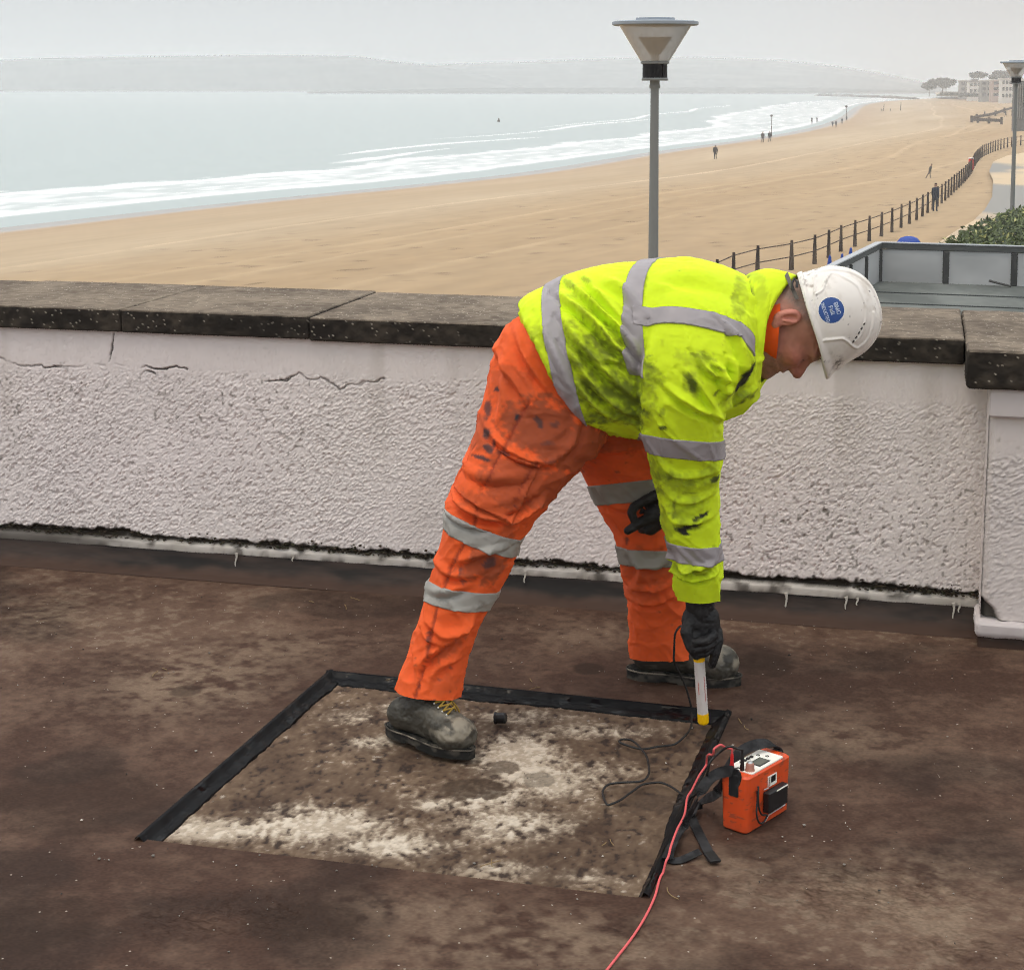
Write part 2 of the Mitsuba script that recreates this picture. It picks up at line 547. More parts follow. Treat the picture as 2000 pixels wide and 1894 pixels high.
foam = foam * np.clip(np.maximum(mid, np.maximum(sstep(near + 3.5, near + 1, sdb + 1.5 * turb), sstep(far_e - 5, far_e - 2, sdb + 2 * turb))), 0.22, 1)
for k, (s0, ln, o) in enumerate(((372, 26, 30), (410, 40, 38), (520, 90, 50), (700, 200, 55))):
    b = np.exp(-((alb - s0) / ln) ** 4) * np.exp(-((sdb - o - 2 * np.sin(alb * .05)) / (1.1 + 0.6 * turb)) ** 2)
    foam = np.maximum(foam, sstep(0.35, 0.7, b + 0.25 * turb * b))
wave = sum(a * np.exp(-((sdb - o - 2 * nz(q * [0.03, 0, 0] + o, 1, 2, 7)) / w) ** 2) for a, o, w in ((0.28, 30, 1.8), (0.2, 19, 1.4), (0.14, 11, 1.2), (0.3, 45, 2.6), (0.2, 55, 2.5)))
zb = SEA_Z + 0.07 * sstep(1.5, 5, sdb) - 0.03 * sstep(1.5, 0, sdb) + 0.9 * wave * (0.6 + 0.6 * nz(q * [0.04, 0, 0], 1, 2, 6)) * sstep(0, 8, sdb) * sstep(62, 52, sdb) + 0.07 * foam * turb - 0.075 * sstep(52, 61, sdb)
colb = lerp(lin(165, 178, 176) * 0.8, np.array([0.86, 0.86, 0.85]), foam * 0.86)
brk = trimesh.Trimesh(np.column_stack([xyb, zb]), grid_faces(len(sb), len(offb)), process=False)
if brk.face_normals[:, 2].mean() < 0:
    brk.invert()
mat('m_break', None, 0.3, spec=0.5)
obj('sea_breakers', brk, 'm_break', True, colb)
tag('sea_breakers', 'white breaking waves along the shore', kind='structure')

# ---- far hills
mat('m_hill', lambda p, n, uv: mix((0.04, 0.044, 0.038), (0.055, 0.057, 0.05), sst(0.35, 0.65, Fl(p.x * 0.012, p.y * 0.012, p.z * 0.02, 3))), 0.95, spec=0.1)



def ridge(key, pts, d, foot, label):
    pts = np.array(pts, float)
    x = np.linspace(pts[0, 0], pts[-1, 0], 220)
    y = PchipInterpolator(pts[:, 0], pts[:, 1])(x)
    crest = P(x, y, d)
    rows = np.array([0, 0.12, 0.3, 0.5, 0.75, 1.0, 1.3, 1.8])
    prof = np.array([0, 0.18, 0.45, 0.7, 0.92, 1.0, 0.8, 0.0])
    V = []
    for r, h in zip(rows, prof):
        Y = foot + (d - foot) * r
        z = (SEA_Z - 0.5) + (crest[:, 2] - SEA_Z + 0.5) * h
        z = z * (1 + 0.02 * h * (1 - h) * nz(np.stack([x * 0.03, x * 0 + r * 3, x * 0], -1), 1, 3, 2))
        V.append(np.stack([crest[:, 0] * Y / d, np.full(len(x), Y), z], -1))
    m = trimesh.Trimesh(np.vstack(V), grid_faces(len(rows), len(x)), process=False)
    if m.face_normals[:, 2].mean() < 0:
        m.invert()
    obj(key, m, 'm_hill', True)
    tag(key, label, kind='structure')


ridge('hills', [(-500, 124), (-200, 122), (0, 117), (76, 114), (200, 112), (353, 109.5), (530, 107.5), (640, 109), (697, 111), (757, 119), (833, 127), (880, 134), (960, 150), (1040, 172)], 2150, 1880, 'low hazy headland across the bay')
ridge('hills_001', [(640, 172), (740, 140), (833, 128), (909, 124), (1000, 122), (1150, 116), (1300, 112), (1500, 117), (1600, 126), (1700, 140), (1790, 158), (1850, 168)], 2750, 1980, 'fainter hills behind the headland')
ridge('hills_002', [(600, 179), (760, 176.5), (850, 174), (980, 172), (1200, 172), (1400, 171.5), (1600, 172), (1720, 175), (1850, 178)], 1640, 1470, 'low dark spit of land at the foot of the hills')

# ---- low rock groyne far down the beach
rk = []
for k in range(60):
    f = k / 59
    p = G(1600 + 180 * f, 187.5 + 6.5 * f ** 1.5, SEA_Z)
    s = trimesh.creation.icosphere(subdivisions=1, radius=1)
    s.vertices *= np.array([3.8, 6, 1.0 + 0.5 * rng.random()])
    s.vertices *= 1 + 0.18 * rng.standard_normal((len(s.vertices), 1))
    s.apply_translation(p + [0, rng.normal(0, 3), 0.1])
    rk.append(s)
mat('m_rock', (0.07, 0.068, 0.062), 0.9, spec=0.2)
obj('rock_groyne', cat(rk), 'm_rock')
tag('rock_groyne', 'low dark rock groyne running into the far end of the sea', 'groyne')
labels['rock_groyne']['kind'] = 'stuff'

# ---- promenade path
prom = [(1830, 480), (1868, 454), (1902, 434), (1924, 412), (1938, 387), (1940, 355), (1932, 337), (1940, 318), (1966, 306), (2010, 298), (2040, 330), (2040, 460), (1940, 500)]
poly = sg.Polygon([tuple(G(x, y, PROM_Z)[:2]) for x, y in prom])
v2, f2 = trimesh.creation.triangulate_polygon(poly.buffer(0.01), engine='earcut')
pm = trimesh.Trimesh(np.column_stack([v2, np.full(len(v2), PROM_Z + 0.10)]), f2)
if pm.face_normals[:, 2].mean() < 0:
    pm.invert()
mat('m_prom', lambda p, n, uv: mix((0.21, 0.205, 0.19), (0.42, 0.33, 0.22), sst(0.42, 0.62, Fl(p.x * 0.10 + 4, p.y * 0.06, 0.0, 4))), 0.9, spec=0.2)
obj('promenade', pm, 'm_prom')
tag('promenade', 'grey promenade path with drifts of sand', kind='structure')

# ---- terrace block carrying the deck
mat('m_conc', (0.16, 0.155, 0.15), 0.9, spec=0.2)
W0, W1 = G(0, 1085), G(1900, 1225)
WD = unit(W1 - W0)
WN = np.array([WD[1], -WD[0], 0])
WL = np.linalg.norm((W1 - W0))
ZV = np.array([0, 0, 1.0])


def W(u, t, z):
    u, t, z = np.broadcast_arrays(np.asarray(u, float), np.asarray(t, float), np.asarray(z, float))
    return W0 + u[..., None] * WD + t[..., None] * WN + z[..., None] * ZV


def on_wall(px, py, t=0.0):
    """(u, z) on the plane t in front of the parapet face"""
    a = P(px, py, 1.0) - EYE
    o = W0 + WN * t
    s = ((o - EYE) @ WN) / (a @ WN)
    p = EYE + a * s
    return float((p - W0) @ WD), float(p[2])


def wall_mesh(m):
    """local (u, -t, z) mesh into the world"""
    m = m.copy()
    m.vertices = W(m.vertices[:, 0], -m.vertices[:, 1], m.vertices[:, 2])
    if m.volume < 0:
        m.invert()
    return m


obj('terrace_block', wall_mesh(box(-3, 7, -9, 0.40, -8.3, -0.1)), 'm_conc')
tag('terrace_block', 'building mass under the roof deck', kind='structure')

# ---- roof deck with the cut-out patch
PATCH_PX = [(646, 1316), (1418, 1395), (1256, 1752), (278, 1637)]
PQ = np.array([G(x, y)[:2] for x, y in PATCH_PX])
patch_poly = sg.Polygon(PQ)


def gridlines(a, b, lo, hi, h):
    return np.unique(np.round(np.concatenate([np.arange(lo, hi, h), np.linspace(a, lo, 12), np.linspace(hi, b, 12)]), 5))


gx, gy = gridlines(-6, 7, -1.9, 1.9, 0.009), gridlines(-3, 5.75, 2.7, 5.5, 0.009)
DX, DY = np.meshgrid(gx, gy, indexing='ij')
xy = np.stack([DX.ravel(), DY.ravel()], -1)
xy[:, 1] = np.minimum(xy[:, 1], W0[1] + (xy[:, 0] - W0[0]) * WD[1] / WD[0] + 0.06)
inside = shapely.contains_xy(patch_poly, xy[:, 0], xy[:, 1])
faces = grid_faces(len(gx), len(gy))


def snap(pts, mask):
    pts = pts.copy()
    b = np.vstack([PQ, PQ[:1]])
    w = pts[mask]
    best, bp = np.full(len(w), 1e9), w.copy()
    for i in range(4):
        a, c = b[i], b[i + 1]
        t = np.clip(((w - a) @ (c - a)) / ((c - a) @ (c - a)), 0, 1)
        pr = a + t[:, None] * (c - a)
        d = np.linalg.norm(w - pr, axis=1)
        bp[d < best] = pr[d < best]
        best = np.minimum(best, d)
    pts[mask] = bp
    return pts


def deck_z(xy):
    q = np.column_stack([xy, xy[:, 0] * 0])
    return 0.004 * nz(q, 1.7, 3, 40) + 0.0022 * nz(q * [1, 1.6, 1], 14, 3, 41) * sstep(0.0, 0.5, nz(q, 1.1, 2, 42) + 0.25)


def used(m):
    m.remove_unreferenced_vertices()
    return m


keep = ~inside[faces].all(1)
pd = snap(xy, inside)
dk = used(trimesh.Trimesh(np.column_stack([pd, deck_z(pd)]), faces[keep], process=False))
if dk.face_normals[:, 2].mean() < 0:
    dk.invert()


def px_blobs(rows):
    out = []
    for bx, by, sx, sy, am in rows:
        c, ex, ey = G(bx, by), G(bx + sx, by), G(bx, by - sy)
        out.append((float(c[0]), float(c[1]), float(ex[0] - c[0]), float(ey[1] - c[1]), am))
    return out


# scuffed pale areas and damp marks on the coating
DECK_LIGHT = px_blobs([(380, 1330, 190, 60, .9), (560, 1260, 150, 30, .5), (1050, 1840, 260, 60, .8), (1800, 1750, 200, 80, .8), (1650, 1440, 150, 40, .5), (1150, 1240, 160, 30, .4), (120, 1200, 130, 40, .5), (1400, 1690, 120, 40, .6), (800, 1770, 140, 30, .5)])
DECK_DARK = px_blobs([(1147, 1306, 30, 11, .8), (362, 1350, 34, 12, .6), (1490, 1300, 60, 22, .6), (600, 1800, 130, 40, .6), (150, 1560, 170, 70, .5), (1290, 1330, 60, 10, .5), (1330, 1660, 50, 18, .5), (1480, 1660, 70, 20, .45), (90, 1800, 120, 60, .5), (1900, 1600, 110, 30, .4)])


def deck_col(p, n, uv):
    a = Fl(p.x * 1.15 + 3, p.y * 1.7, 0.0, 4)
    b = Fl(p.x * 9, p.y * 9, 3.0, 4)
    c = Fl(p.x * 38 + p.y * 8, p.y * 40 - p.x * 6, 5.0, 3)
    g = noise(p.x * 190, p.y * 260, 1.0)
    t = sst(0.36, 0.66, 0.55 * a + 0.30 * b + 0.20 * c)
    k = mix((0.056, 0.0290, 0.0195), (0.120, 0.0735, 0.0505), t)
    k = mix(k, (0.190, 0.138, 0.098), sst(0.54, 0.70, 0.65 * c + 0.35 * b) * sst(0.42, 0.60, a) * 0.6)
    k = mix(k, (0.020, 0.012, 0.009), sst(0.56, 0.72, Fl(p.x * 3.1 + 9, p.y * 4.2, 9.0, 3)) * 0.5)
    for cx, cy, sx, sy, am in DECK_LIGHT:
        e = dr.exp(-(dr.square((p.x - cx) / sx) + dr.square((p.y - cy) / sy)))
        k = mix(k, (0.20, 0.142, 0.098), e * am * 0.95 * sst(0.26, 0.66, 0.35 * b + 0.65 * c))
    for cx, cy, sx, sy, am in DECK_DARK:
        e = sst(1.15, 0.75, dr.sqrt(dr.square((p.x - cx) / sx) + dr.square((p.y - cy) / sy)) + 0.5 * (b - 0.5))
        k = mix(k, (0.028, 0.015, 0.0095), e * am)
    k = k * (0.84 + 0.32 * g)
    d, d2, w = vor(p.x * 42, p.y * 42)
    k = mix(k, (0.42, 0.36, 0.30), sst(0.11, 0.05, d) * sst(0.975, 0.98, w) * 0.8)
    return k


DECK_ROUGH = px_blobs([(60, 1180, 230, 60, 1.0), (1650, 1740, 300, 70, 1.0), (1900, 1850, 200, 40, .8), (420, 1790, 220, 50, .6), (1250, 1830, 200, 40, .6)])


def deck_h(p, n, uv):
    rg = mi.Float(0.0)
    for cx, cy, sx, sy, am in DECK_ROUGH:
        rg = dr.maximum(rg, am * dr.exp(-(dr.square((p.x - cx) / sx) + dr.square((p.y - cy) / sy))))
    fl = dr.abs(Fl(p.x * 30 + p.y * 22, p.y * 30 - p.x * 8, 7.0, 3) - 0.5) * 5.0 * rg
    b = Fl(p.x * 12, p.y * 13, 3.0, 3)
    c = Fl(p.x * 50 + p.y * 12, p.y * 55, 5.0, 3)
    return (0.55 * c * sst(0.35, 0.6, Fl(p.x * 2.2, p.y * 3.0, 0.5, 2)) + 0.4 * b + 0.16 * noise(p.x * 260, p.y * 300) + fl)


mat('m_deck', deck_col, 0.7, spec=0.16, bump=(deck_h, 0.0015), bscale=0.012)
obj('deck', dk, 'm_deck', True)
tag('deck', 'brown weathered roof deck coating scuffed with grit', kind='structure')

# patch floor, 12 mm lower
fx, fy = np.arange(PQ[:, 0].min() - .01, PQ[:, 0].max() + .01, 0.0034), np.arange(PQ[:, 1].min() - .01, PQ[:, 1].max() + .01, 0.0034)
PX, PY = np.meshgrid(fx, fy, indexing='ij')
xy = np.stack([PX.ravel(), PY.ravel()], -1)
ins = shapely.contains_xy(patch_poly, xy[:, 0], xy[:, 1])
faces = grid_faces(len(fx), len(fy))
keep = ins[faces].any(1)
pp = snap(xy, ~ins)
q = np.column_stack([pp, pp[:, 0] * 0])
eb = np.minimum.reduce([seg_dist(pp, np.vstack([PQ[i], PQ[(i + 1) % 4]]))[0] for i in range(4)])
blob_px = [(420, 1610, 130, 20, 1.0), (620, 1600, 130, 30, 1.0), (760, 1640, 120, 22, .9), (560, 1570, 90, 16, .6), (1010, 1470, 75, 45, 1.15), (1080, 1520, 60, 25, 1.0), (960, 1545, 90, 30, .8), (1000, 1600, 130, 30, .75),
           (1150, 1500, 80, 30, .5), (780, 1375, 40, 12, .7), (690, 1390, 60, 16, .55), (720, 1440, 70, 12, .6), (1010, 1390, 90, 14, .55), (1180, 1420, 120, 14, .6), (960, 1690, 120, 22, .6), (1130, 1700, 80, 20, .45), (860, 1560, 60, 16, .7)]
light = np.zeros(len(pp))
front_d = seg_dist(pp, np.vstack([PQ[2], PQ[3]]))[0]
for bx, by, sx, sy, a in blob_px:
    c, ex, ey = G(bx, by)[:2], G(bx + sx, by)[:2], G(bx, by - sy)[:2]
    d = pp - c
    rx, ry = np.linalg.norm(ex - c), np.linalg.norm(ey - c)
    light = np.maximum(light, a * np.exp(-((d[:, 0] / rx) ** 2 + (d[:, 1] / ry) ** 2) * 0.8))
n1, n2, n3 = nz(q * [1.1, 0.9, 1], 9, 4, 50), nz(q * [1.25, 0.8, 1] + 0.02 * nz(q, 20, 2, 49)[:, None], 62, 3, 51), nz(q, 190, 2, 52)
pk = 0.55 * sstep(0.05, 0.85, 0.95 * light + 0.34 * n1 + 0.36 * n2) + 0.45 * sstep(0.30, 0.62, 0.85 * light + 0.30 * n1 + 0.62 * n2 + 0.36 * n3)
pk = pk * (0.15 + 0.85 * sstep(-0.01, 0.09, front_d + 0.045 * n1 + 0.015 * n2))
colp = lerp(np.array([0.058, 0.034, 0.022]), np.array([0.17, 0.115, 0.074]), np.clip(0.4 + 0.8 * n1 + 0.5 * n2, 0, 1))
colp = lerp(colp, np.array([0.37, 0.305, 0.232]), pk)
colp = lerp(colp, np.array([0.50, 0.435, 0.35]), sstep(0.75, 1.0, pk) * sstep(0.1, 0.5, n2 + 0.3 * n3 + 0.2))
colp = lerp(colp, np.array([0.028, 0.018, 0.014]), sstep(0.22, 0.45, -n2 + 0.35 * n3 - 0.15 * pk) * 0.85)
for bx, by, sx, sy, cc in ((985, 1487, 32, 13, (0.12, 0.09, 0.065)), (1052, 1512, 34, 15, (0.20, 0.165, 0.125)), (925, 1530, 70, 22, (0.055, 0.035, 0.022)), (1290, 1557, 60, 16, (0.07, 0.045, 0.03)), (1390, 1420, 24, 8, (0.05, 0.035, 0.028))):
    c, ex, ey = G(bx, by)[:2], G(bx + sx, by)[:2], G(bx, by - sy)[:2]
    d = pp - c
    r = np.sqrt((d[:, 0] / np.linalg.norm(ex - c)) ** 2 + (d[:, 1] / np.linalg.norm(ey - c)) ** 2) + 0.25 * n2
    colp = lerp(colp, np.array(cc) * (1 + 0.3 * n3)[:, None], sstep(1.05, 0.85, r) * 0.85)
colp = lerp(colp, np.array([0.46, 0.40, 0.33]), sstep(0.42, 0.55, nz(q, 75, 2, 57)) * sstep(-0.2, 0.4, n1) * 0.7)
colp = np.clip(colp * (1 + 0.25 * n3)[:, None], 0.008, 0.75)
zp = -0.012 + 0.003 * n1 + 0.0018 * n2 + 0.0010 * n3
pf = used(trimesh.Trimesh(np.column_stack([pp, zp]), faces[keep], process=False))
colp = colp[np.unique(faces[keep])]
if pf.face_normals[:, 2].mean() < 0:
    pf.invert()
mat('m_patch', None, 0.85, spec=0.25)
obj('patch_floor', pf, 'm_patch', True, colp)
tag('patch_floor', 'scraped pale screed exposed inside the square cut-out', kind='structure')
# cut edge of the coating
b = np.vstack([PQ, PQ[:1]])
eds = []
for i in range(4):
    n = 120
    l = b[i] + np.linspace(0, 1, n)[:, None] * (b[i + 1] - b[i])
    top, bot = np.column_stack([l, deck_z(l)]), np.column_stack([l, np.full(n, -0.02)])
    eds.append(trimesh.Trimesh(np.vstack([top, bot]), grid_faces(2, n), process=False))
mat('m_edge', (0.10, 0.075, 0.06), 0.8, spec=0.3, two=True)
obj('deck__cut_edge', cat(eds), 'm_edge')

# black bitumen painted along three sides of the cut
mat('m_bitumen', (0.0030, 0.0032, 0.0040), lambda p, n, uv: 0.55 - 0.42 * sst(0.52, 0.66, Fl(p.x * 30, p.y * 30, 1.0, 3)), spec=0.16, bump=(lambda p, n, uv: Fl(p.x * 45, p.y * 50, 0.0, 2), 0.002), bscale=0.006)
cen = PQ.mean(0)
for i, (width, sd_) in zip((3, 0, 1), ((0.044, 1), (0.062, 2), (0.036, 3))):
    a, c = b[i], b[i + 1]
    L = np.linalg.norm(c - a)
    d = (c - a) / L
    nrm = np.array([-d[1], d[0]])
    if (cen - a) @ nrm < 0:
        nrm = -nrm
    s = np.linspace(-0.012, L + 0.012, int(L / 0.006))
    if i == 1:
        s = s[s < L * 1.0]
    w = np.concatenate([[-0.012, -0.008, 0, 0.003], np.linspace(0.006, width, 16)])
    S_, W_ = np.meshgrid(s, w, indexing='ij')
    q = np.stack([S_.ravel(), W_.ravel(), S_.ravel() * 0 + i], -1)
    edgew = width * (0.78 + 0.22 * nz(q * [1, 0, 1], 11, 3, 60 + i) + 0.10 * nz(q * [1, 0, 1], 55, 2, 63))
    Wd = np.where(q[:, 1] > 0, q[:, 1] / width * np.clip(edgew, 0.015, 0.2), q[:, 1])
    if i == 1:
        Wd = np.where(q[:, 1] > 0, Wd * (1 - 0.55 * sstep(0.45, 0.9, q[:, 0] / L)), Wd)
    top = 0.0075 * sstep(-0.013, -0.007, q[:, 1]) + 0.002 * sstep(-.012, 0, q[:, 1])
    prof = np.where(q[:, 1] < 0.003, top, -0.004 - 0.004 * sstep(0.5, 1.0, q[:, 1] / width) + 0.010 * np.exp(-(q[:, 1] / 0.012) ** 2))
    prof = prof + 0.0032 * nz(q, 45, 2, 66) * sstep(0.0, 0.006, q[:, 1]) - 0.010 * sstep(0.93, 1.0, q[:, 1] / width)
    xyz = np.column_stack([a + q[:, :1] * d + Wd[:, None] * nrm, prof])
    m = trimesh.Trimesh(xyz, grid_faces(len(s), len(w)), process=False)
    if m.face_normals[:, 2].mean() < 0:
        m.invert()
    obj('deck__bitumen_strip', m, 'm_bitumen', True)

# skirting of dark coating turned up against the parapet
nu = 420
us = np.linspace(-1.6, WL + 0.03, nu)
ts = np.array([0.10, 0.06, 0.035, 0.02, 0.012, 0.008])
zs = np.array([0.0015, 0.004, 0.014, 0.030, 0.048, 0.060])
U_, K_ = np.meshgrid(us, np.arange(6), indexing='ij')
uu, kk = U_.ravel(), K_.ravel()
q = np.stack([uu, kk * 0.02, uu * 0], -1)
sk = W(uu, ts[kk] + 0.004 * nz(q, 9, 3, 70), zs[kk] * (1 + 0.12 * nz(q * [1, 0, 0], 5, 3, 71)))
m = trimesh.Trimesh(sk, grid_faces(nu, 6), process=False)
if m.face_normals[:, 2].mean() < 0:
    m.invert()
mat('m_skirt', lambda p, n, uv: mix(mix((0.010, 0.008, 0.007), (0.045, 0.030, 0.024), sst(0.3, 0.75, Fl(p.x * 6, p.y * 6, p.z * 30, 4))), (0.062, 0.036, 0.026), sst(0.030, 0.004, p.z + 0.03 * (Fl(p.x * 12, p.y * 12, 2.0, 3) - 0.5))), 0.7, spec=0.3)
obj('deck__skirting', m, 'm_skirt', True)

# loose grit, chips and straw on the deck
gr, gc = [], []
for k in range(620):
    x, y = rng.uniform(-1.5, 1.6), rng.uniform(2.85, 5.0)
    if rng.random() < 0.45:
        c = G(rng.choice([560, 700, 1000, 1500, 1800, 300, 1650]), rng.choice([1250, 1300, 1500, 1700, 1800, 1620]))
        x, y = c[0] + rng.normal(0, .25), c[1] + rng.normal(0, .2)
    r = rng.choice([0.0010, 0.0015, 0.0021, 0.0034], p=[.45, .35, .17, .03])
    s = trimesh.creation.icosphere(subdivisions=0, radius=r)
    s.vertices *= np.array([1, 1, 0.6]) * (1 + 0.25 * rng.standard_normal((12, 3)))
    z = -0.011 if patch_poly.contains(sg.Point(x, y)) else 0.002
    s.apply_translation([x, y, z + r * 0.4])
    gr.append(s)
    gc.append(np.tile(rng.choice([0.5, 0.27, 0.16, 0.03], p=[.15, .35, .30, .20]) * np.array([1, 0.9, 0.78]), (len(s.vertices), 1)))
mat('m_vcol', None, 0.8, spec=0.3)
obj('grit', cat(gr), 'm_vcol', False, np.clip(np.vstack(gc), 0, 0.7))
tag('grit', 'small pale grit and chips scattered on the deck', 'grit', kind='stuff')
st = []
for px, py, n in ((1040, 1335, 4), (1440, 1408, 4), (300, 1320, 3), (1315, 1748, 2), (680, 1180, 3), (1180, 1640, 3), (600, 1180, 2), (1640, 1180, 3), (760, 1330, 3), (950, 1690, 3)):
    for k in range((n + 1) // 2):
        c = G(px + rng.normal(0, 12), py + rng.normal(0, 6))
        a, L = rng.uniform(0, np.pi), rng.uniform(0.015, 0.05)
        z = -0.006 if patch_poly.contains(sg.Point(c[0], c[1])) else 0.004
        t = np.linspace(-0.5, 0.5, 6)
        bend = rng.normal(0, 0.25)
        st.append(tube(np.stack([c[0] + L * t * np.cos(a) - bend * L * t ** 2 * np.sin(a), c[1] + L * t * np.sin(a) + bend * L * t ** 2 * np.cos(a), np.full(6, z)], -1), 0.0009, 5))
mat('m_straw', lin(150, 124, 84) * 0.7, 0.8)
obj('straw', cat(st), 'm_straw')
tag('straw', 'thin dry straw bits lying on the deck', 'straw', kind='stuff')
# ================================================================== PARAPET
wallk = thing('parapet_wall', 'white roughcast parapet wall with dark stone coping, running behind the worker', 'wall')
uL, uR = -1.6, WL + 0.02
cop_under = on_wall(0, 641, 0.02)[1]
cop_top = on_wall(0, 598, 0.02)[1]
z0 = 0.098


def rough(u, z, seed, fade_top):
    q = np.stack([u, z, u * 0], -1)
    wp = 0.008 * np.stack([nz(q, 22, 2, seed), nz(q, 22, 2, seed + 1), u * 0], -1)
    r = q + wp
    rot = np.stack([r[:, 0] * 0.8 + r[:, 1] * 0.6, -r[:, 0] * 0.6 + r[:, 1] * 0.8, r[:, 2]], -1)
    a = np.abs(nz(rot * [1, 1.6, 1], 104, 2, seed + 2)) - 0.2
    b_ = nz(rot * [1, 1.3, 1], 150, 2, seed + 3)
    d = 0.0072 * a + 0.0022 * b_
    pits = -0.006 * sstep(0.22, 0.42, nz(rot * [1, 1.6, 1], 85, 2, seed + 4)) * sstep(-0.2, 0.3, nz(q, 2.5, 2, seed + 5))
    lev = 0.40 + 0.75 * sstep(-0.4, 0.45, nz(q, 3.4, 4, seed + 6))
    fine = 0.0007 * nz(q * [3, 1, 1], 60, 2, seed + 7)
    return (d * lev + pits) * fade_top + fine


def crack_lines():
    L = []
    for pts in ([(120, 716), (185, 712), (205, 722), (240, 722), (262, 732), (300, 725)], [(130, 716), (190, 710), (255, 718), (300, 718), (370, 722)],
                [(515, 746), (560, 742), (585, 730), (612, 740), (632, 737), (660, 757), (690, 752), (720, 745), (750, 742)], [(0, 703), (60, 716), (130, 720)],
                [(222, 655), (218, 690), (216, 704)]):
        L.append(np.array([on_wall(x, y) for x, y in pts]))
    return L


cracks = crack_lines()

nu, nzv = 1330, 255
us = np.concatenate([np.linspace(uL, -0.15, 60)[:-1], np.linspace(-0.15, uR, nu)])
zs = np.linspace(z0, cop_under + 0.004, nzv)
U_, Z_ = np.meshgrid(us, zs, indexing='ij')
u, z = U_.ravel(), Z_.ravel()
q = np.stack([u, z, u * 0], -1)
top = 1 - 0.88 * sstep(cop_under - 0.145, cop_under - 0.09, z + 0.02 * nz(q * [1, 0, 0], 5, 3, 80))
d = rough(u, z, 81, top)
ck = np.zeros(len(u))
uz = np.stack([u, z], -1)
for c in cracks:
    cd, _ = seg_dist(uz + 0.020 * np.stack([nz(q, 30, 4, 90), nz(q, 30, 4, 91)], -1), c)
    ck = np.maximum(ck, sstep(0.0040, 0.0012, cd) * np.clip(0.45 + 1.3 * nz(q, 14, 2, 89), 0, 1))
d = d - 0.010 * ck + 0.004 * nz(q, 1.6, 2, 92)
# the render feathers out over the base
lip = z0 + 0.010 + 0.022 * nz(q * [1, 0, 0], 9, 4, 93) + 0.008 * nz(q * [1, 0, 0], 60, 2, 88)
d = d - 0.012 * sstep(lip, lip - 0.012, z)
pink = np.clip(0.5 + 0.7 * nz(q, 1.4, 3, 94), 0, 1)
wc = lerp(np.array([0.76, 0.71, 0.67]), np.array([0.77, 0.70, 0.69]), pink)
wc = wc * (1 - 0.16 * np.clip(nz(q, 3.2, 4, 95) + 0.1, 0, 1))[:, None]
streakv = sstep(0.10, 0.55, nz(q * [1, 0.07, 1], 17, 4, 87)) * sstep(0.15, 0.7, z)
wc = lerp(wc, np.array([0.42, 0.37, 0.32]), streakv * 0.30)
wc = lerp(wc, np.array([0.30, 0.25, 0.19]), sstep(0.15, 0.7, nz(q * [1, 0.6, 1], 5.5, 4, 96)) * 0.16)
grime = sstep(0.26, 0.5, nz(q, 85, 2, 97)) * sstep(-0.05, 0.3, nz(q, 2.6, 3, 98) + 0.08)
wc = lerp(wc, np.array([0.13, 0.11, 0.085]), grime * 0.65 * top)
wc = lerp(wc, np.array([0.03, 0.025, 0.02]), ck * 0.85)
mossy = sstep(lip + 0.006, lip - 0.006, z + 0.014 * nz(q, 60, 2, 99))
wc = lerp(wc, np.array([0.026, 0.02, 0.013]), mossy)
m = trimesh.Trimesh(W(u, d, z), grid_faces(len(us), nzv), process=False)
if (m.face_normals @ WN).mean() < 0:
    m.invert()
mat('m_render', None, 0.9, spec=0.2)
obj('render_coat', m, 'm_render', True, np.clip(wc, 0.01, 0.85), wallk)
# core behind the render
obj('core', wall_mesh(box(uL, uR, 0.03, 0.50, -0.15, cop_under - 0.001)), 'm_conc', parent=wallk)
# painted base moulding under the render
nu = 700
us = np.linspace(uL, uR + 0.0, nu)
prof = np.array([[0.0, 0.058], [0.006, 0.0585], [0.009, 0.061], [0.010, 0.077], [0.007, 0.082], [0.002, 0.086], [-0.01, 0.092], [-0.015, 0.11]])
U_, K_ = np.meshgrid(us, np.arange(len(prof)), indexing='ij')
uu, kk = U_.ravel(), K_.ravel()
q = np.stack([uu, prof[kk, 1], uu * 0], -1)
pt = prof[kk, 0] + 0.0030 * nz(q * [1, 2, 1], 40, 4, 100)
m = trimesh.Trimesh(W(uu, pt, prof[kk, 1] + 0.0040 * nz(q * [1, 0, 0], 7, 4, 101)), grid_faces(nu, len(prof)), process=False)
if (m.face_normals @ WN).mean() < 0:
    m.invert()
fade = sstep(0.12, 0.5, uu + 0.25 * nz(q * [1, 4, 1], 9, 3, 102))
pc = lerp(np.array([0.46, 0.43, 0.38]), np.array([0.62, 0.59, 0.55]), np.clip(0.5 + nz(q * [1, 3, 1], 14, 3, 103), 0, 1))
pc = lerp(pc, np.array([0.035, 0.027, 0.02]), np.maximum(1 - fade, sstep(-0.02, 0.35, nz(q * [1, 3, 1], 24, 4, 104))) * 0.80)
pc = lerp(pc, np.array([0.022, 0.017, 0.012]), sstep(4.5, 6, kk + 0.8 * nz(q, 40, 2, 105)))
obj('plinth', m, 'm_render', True, np.clip(pc, 0.01, .7), wallk)
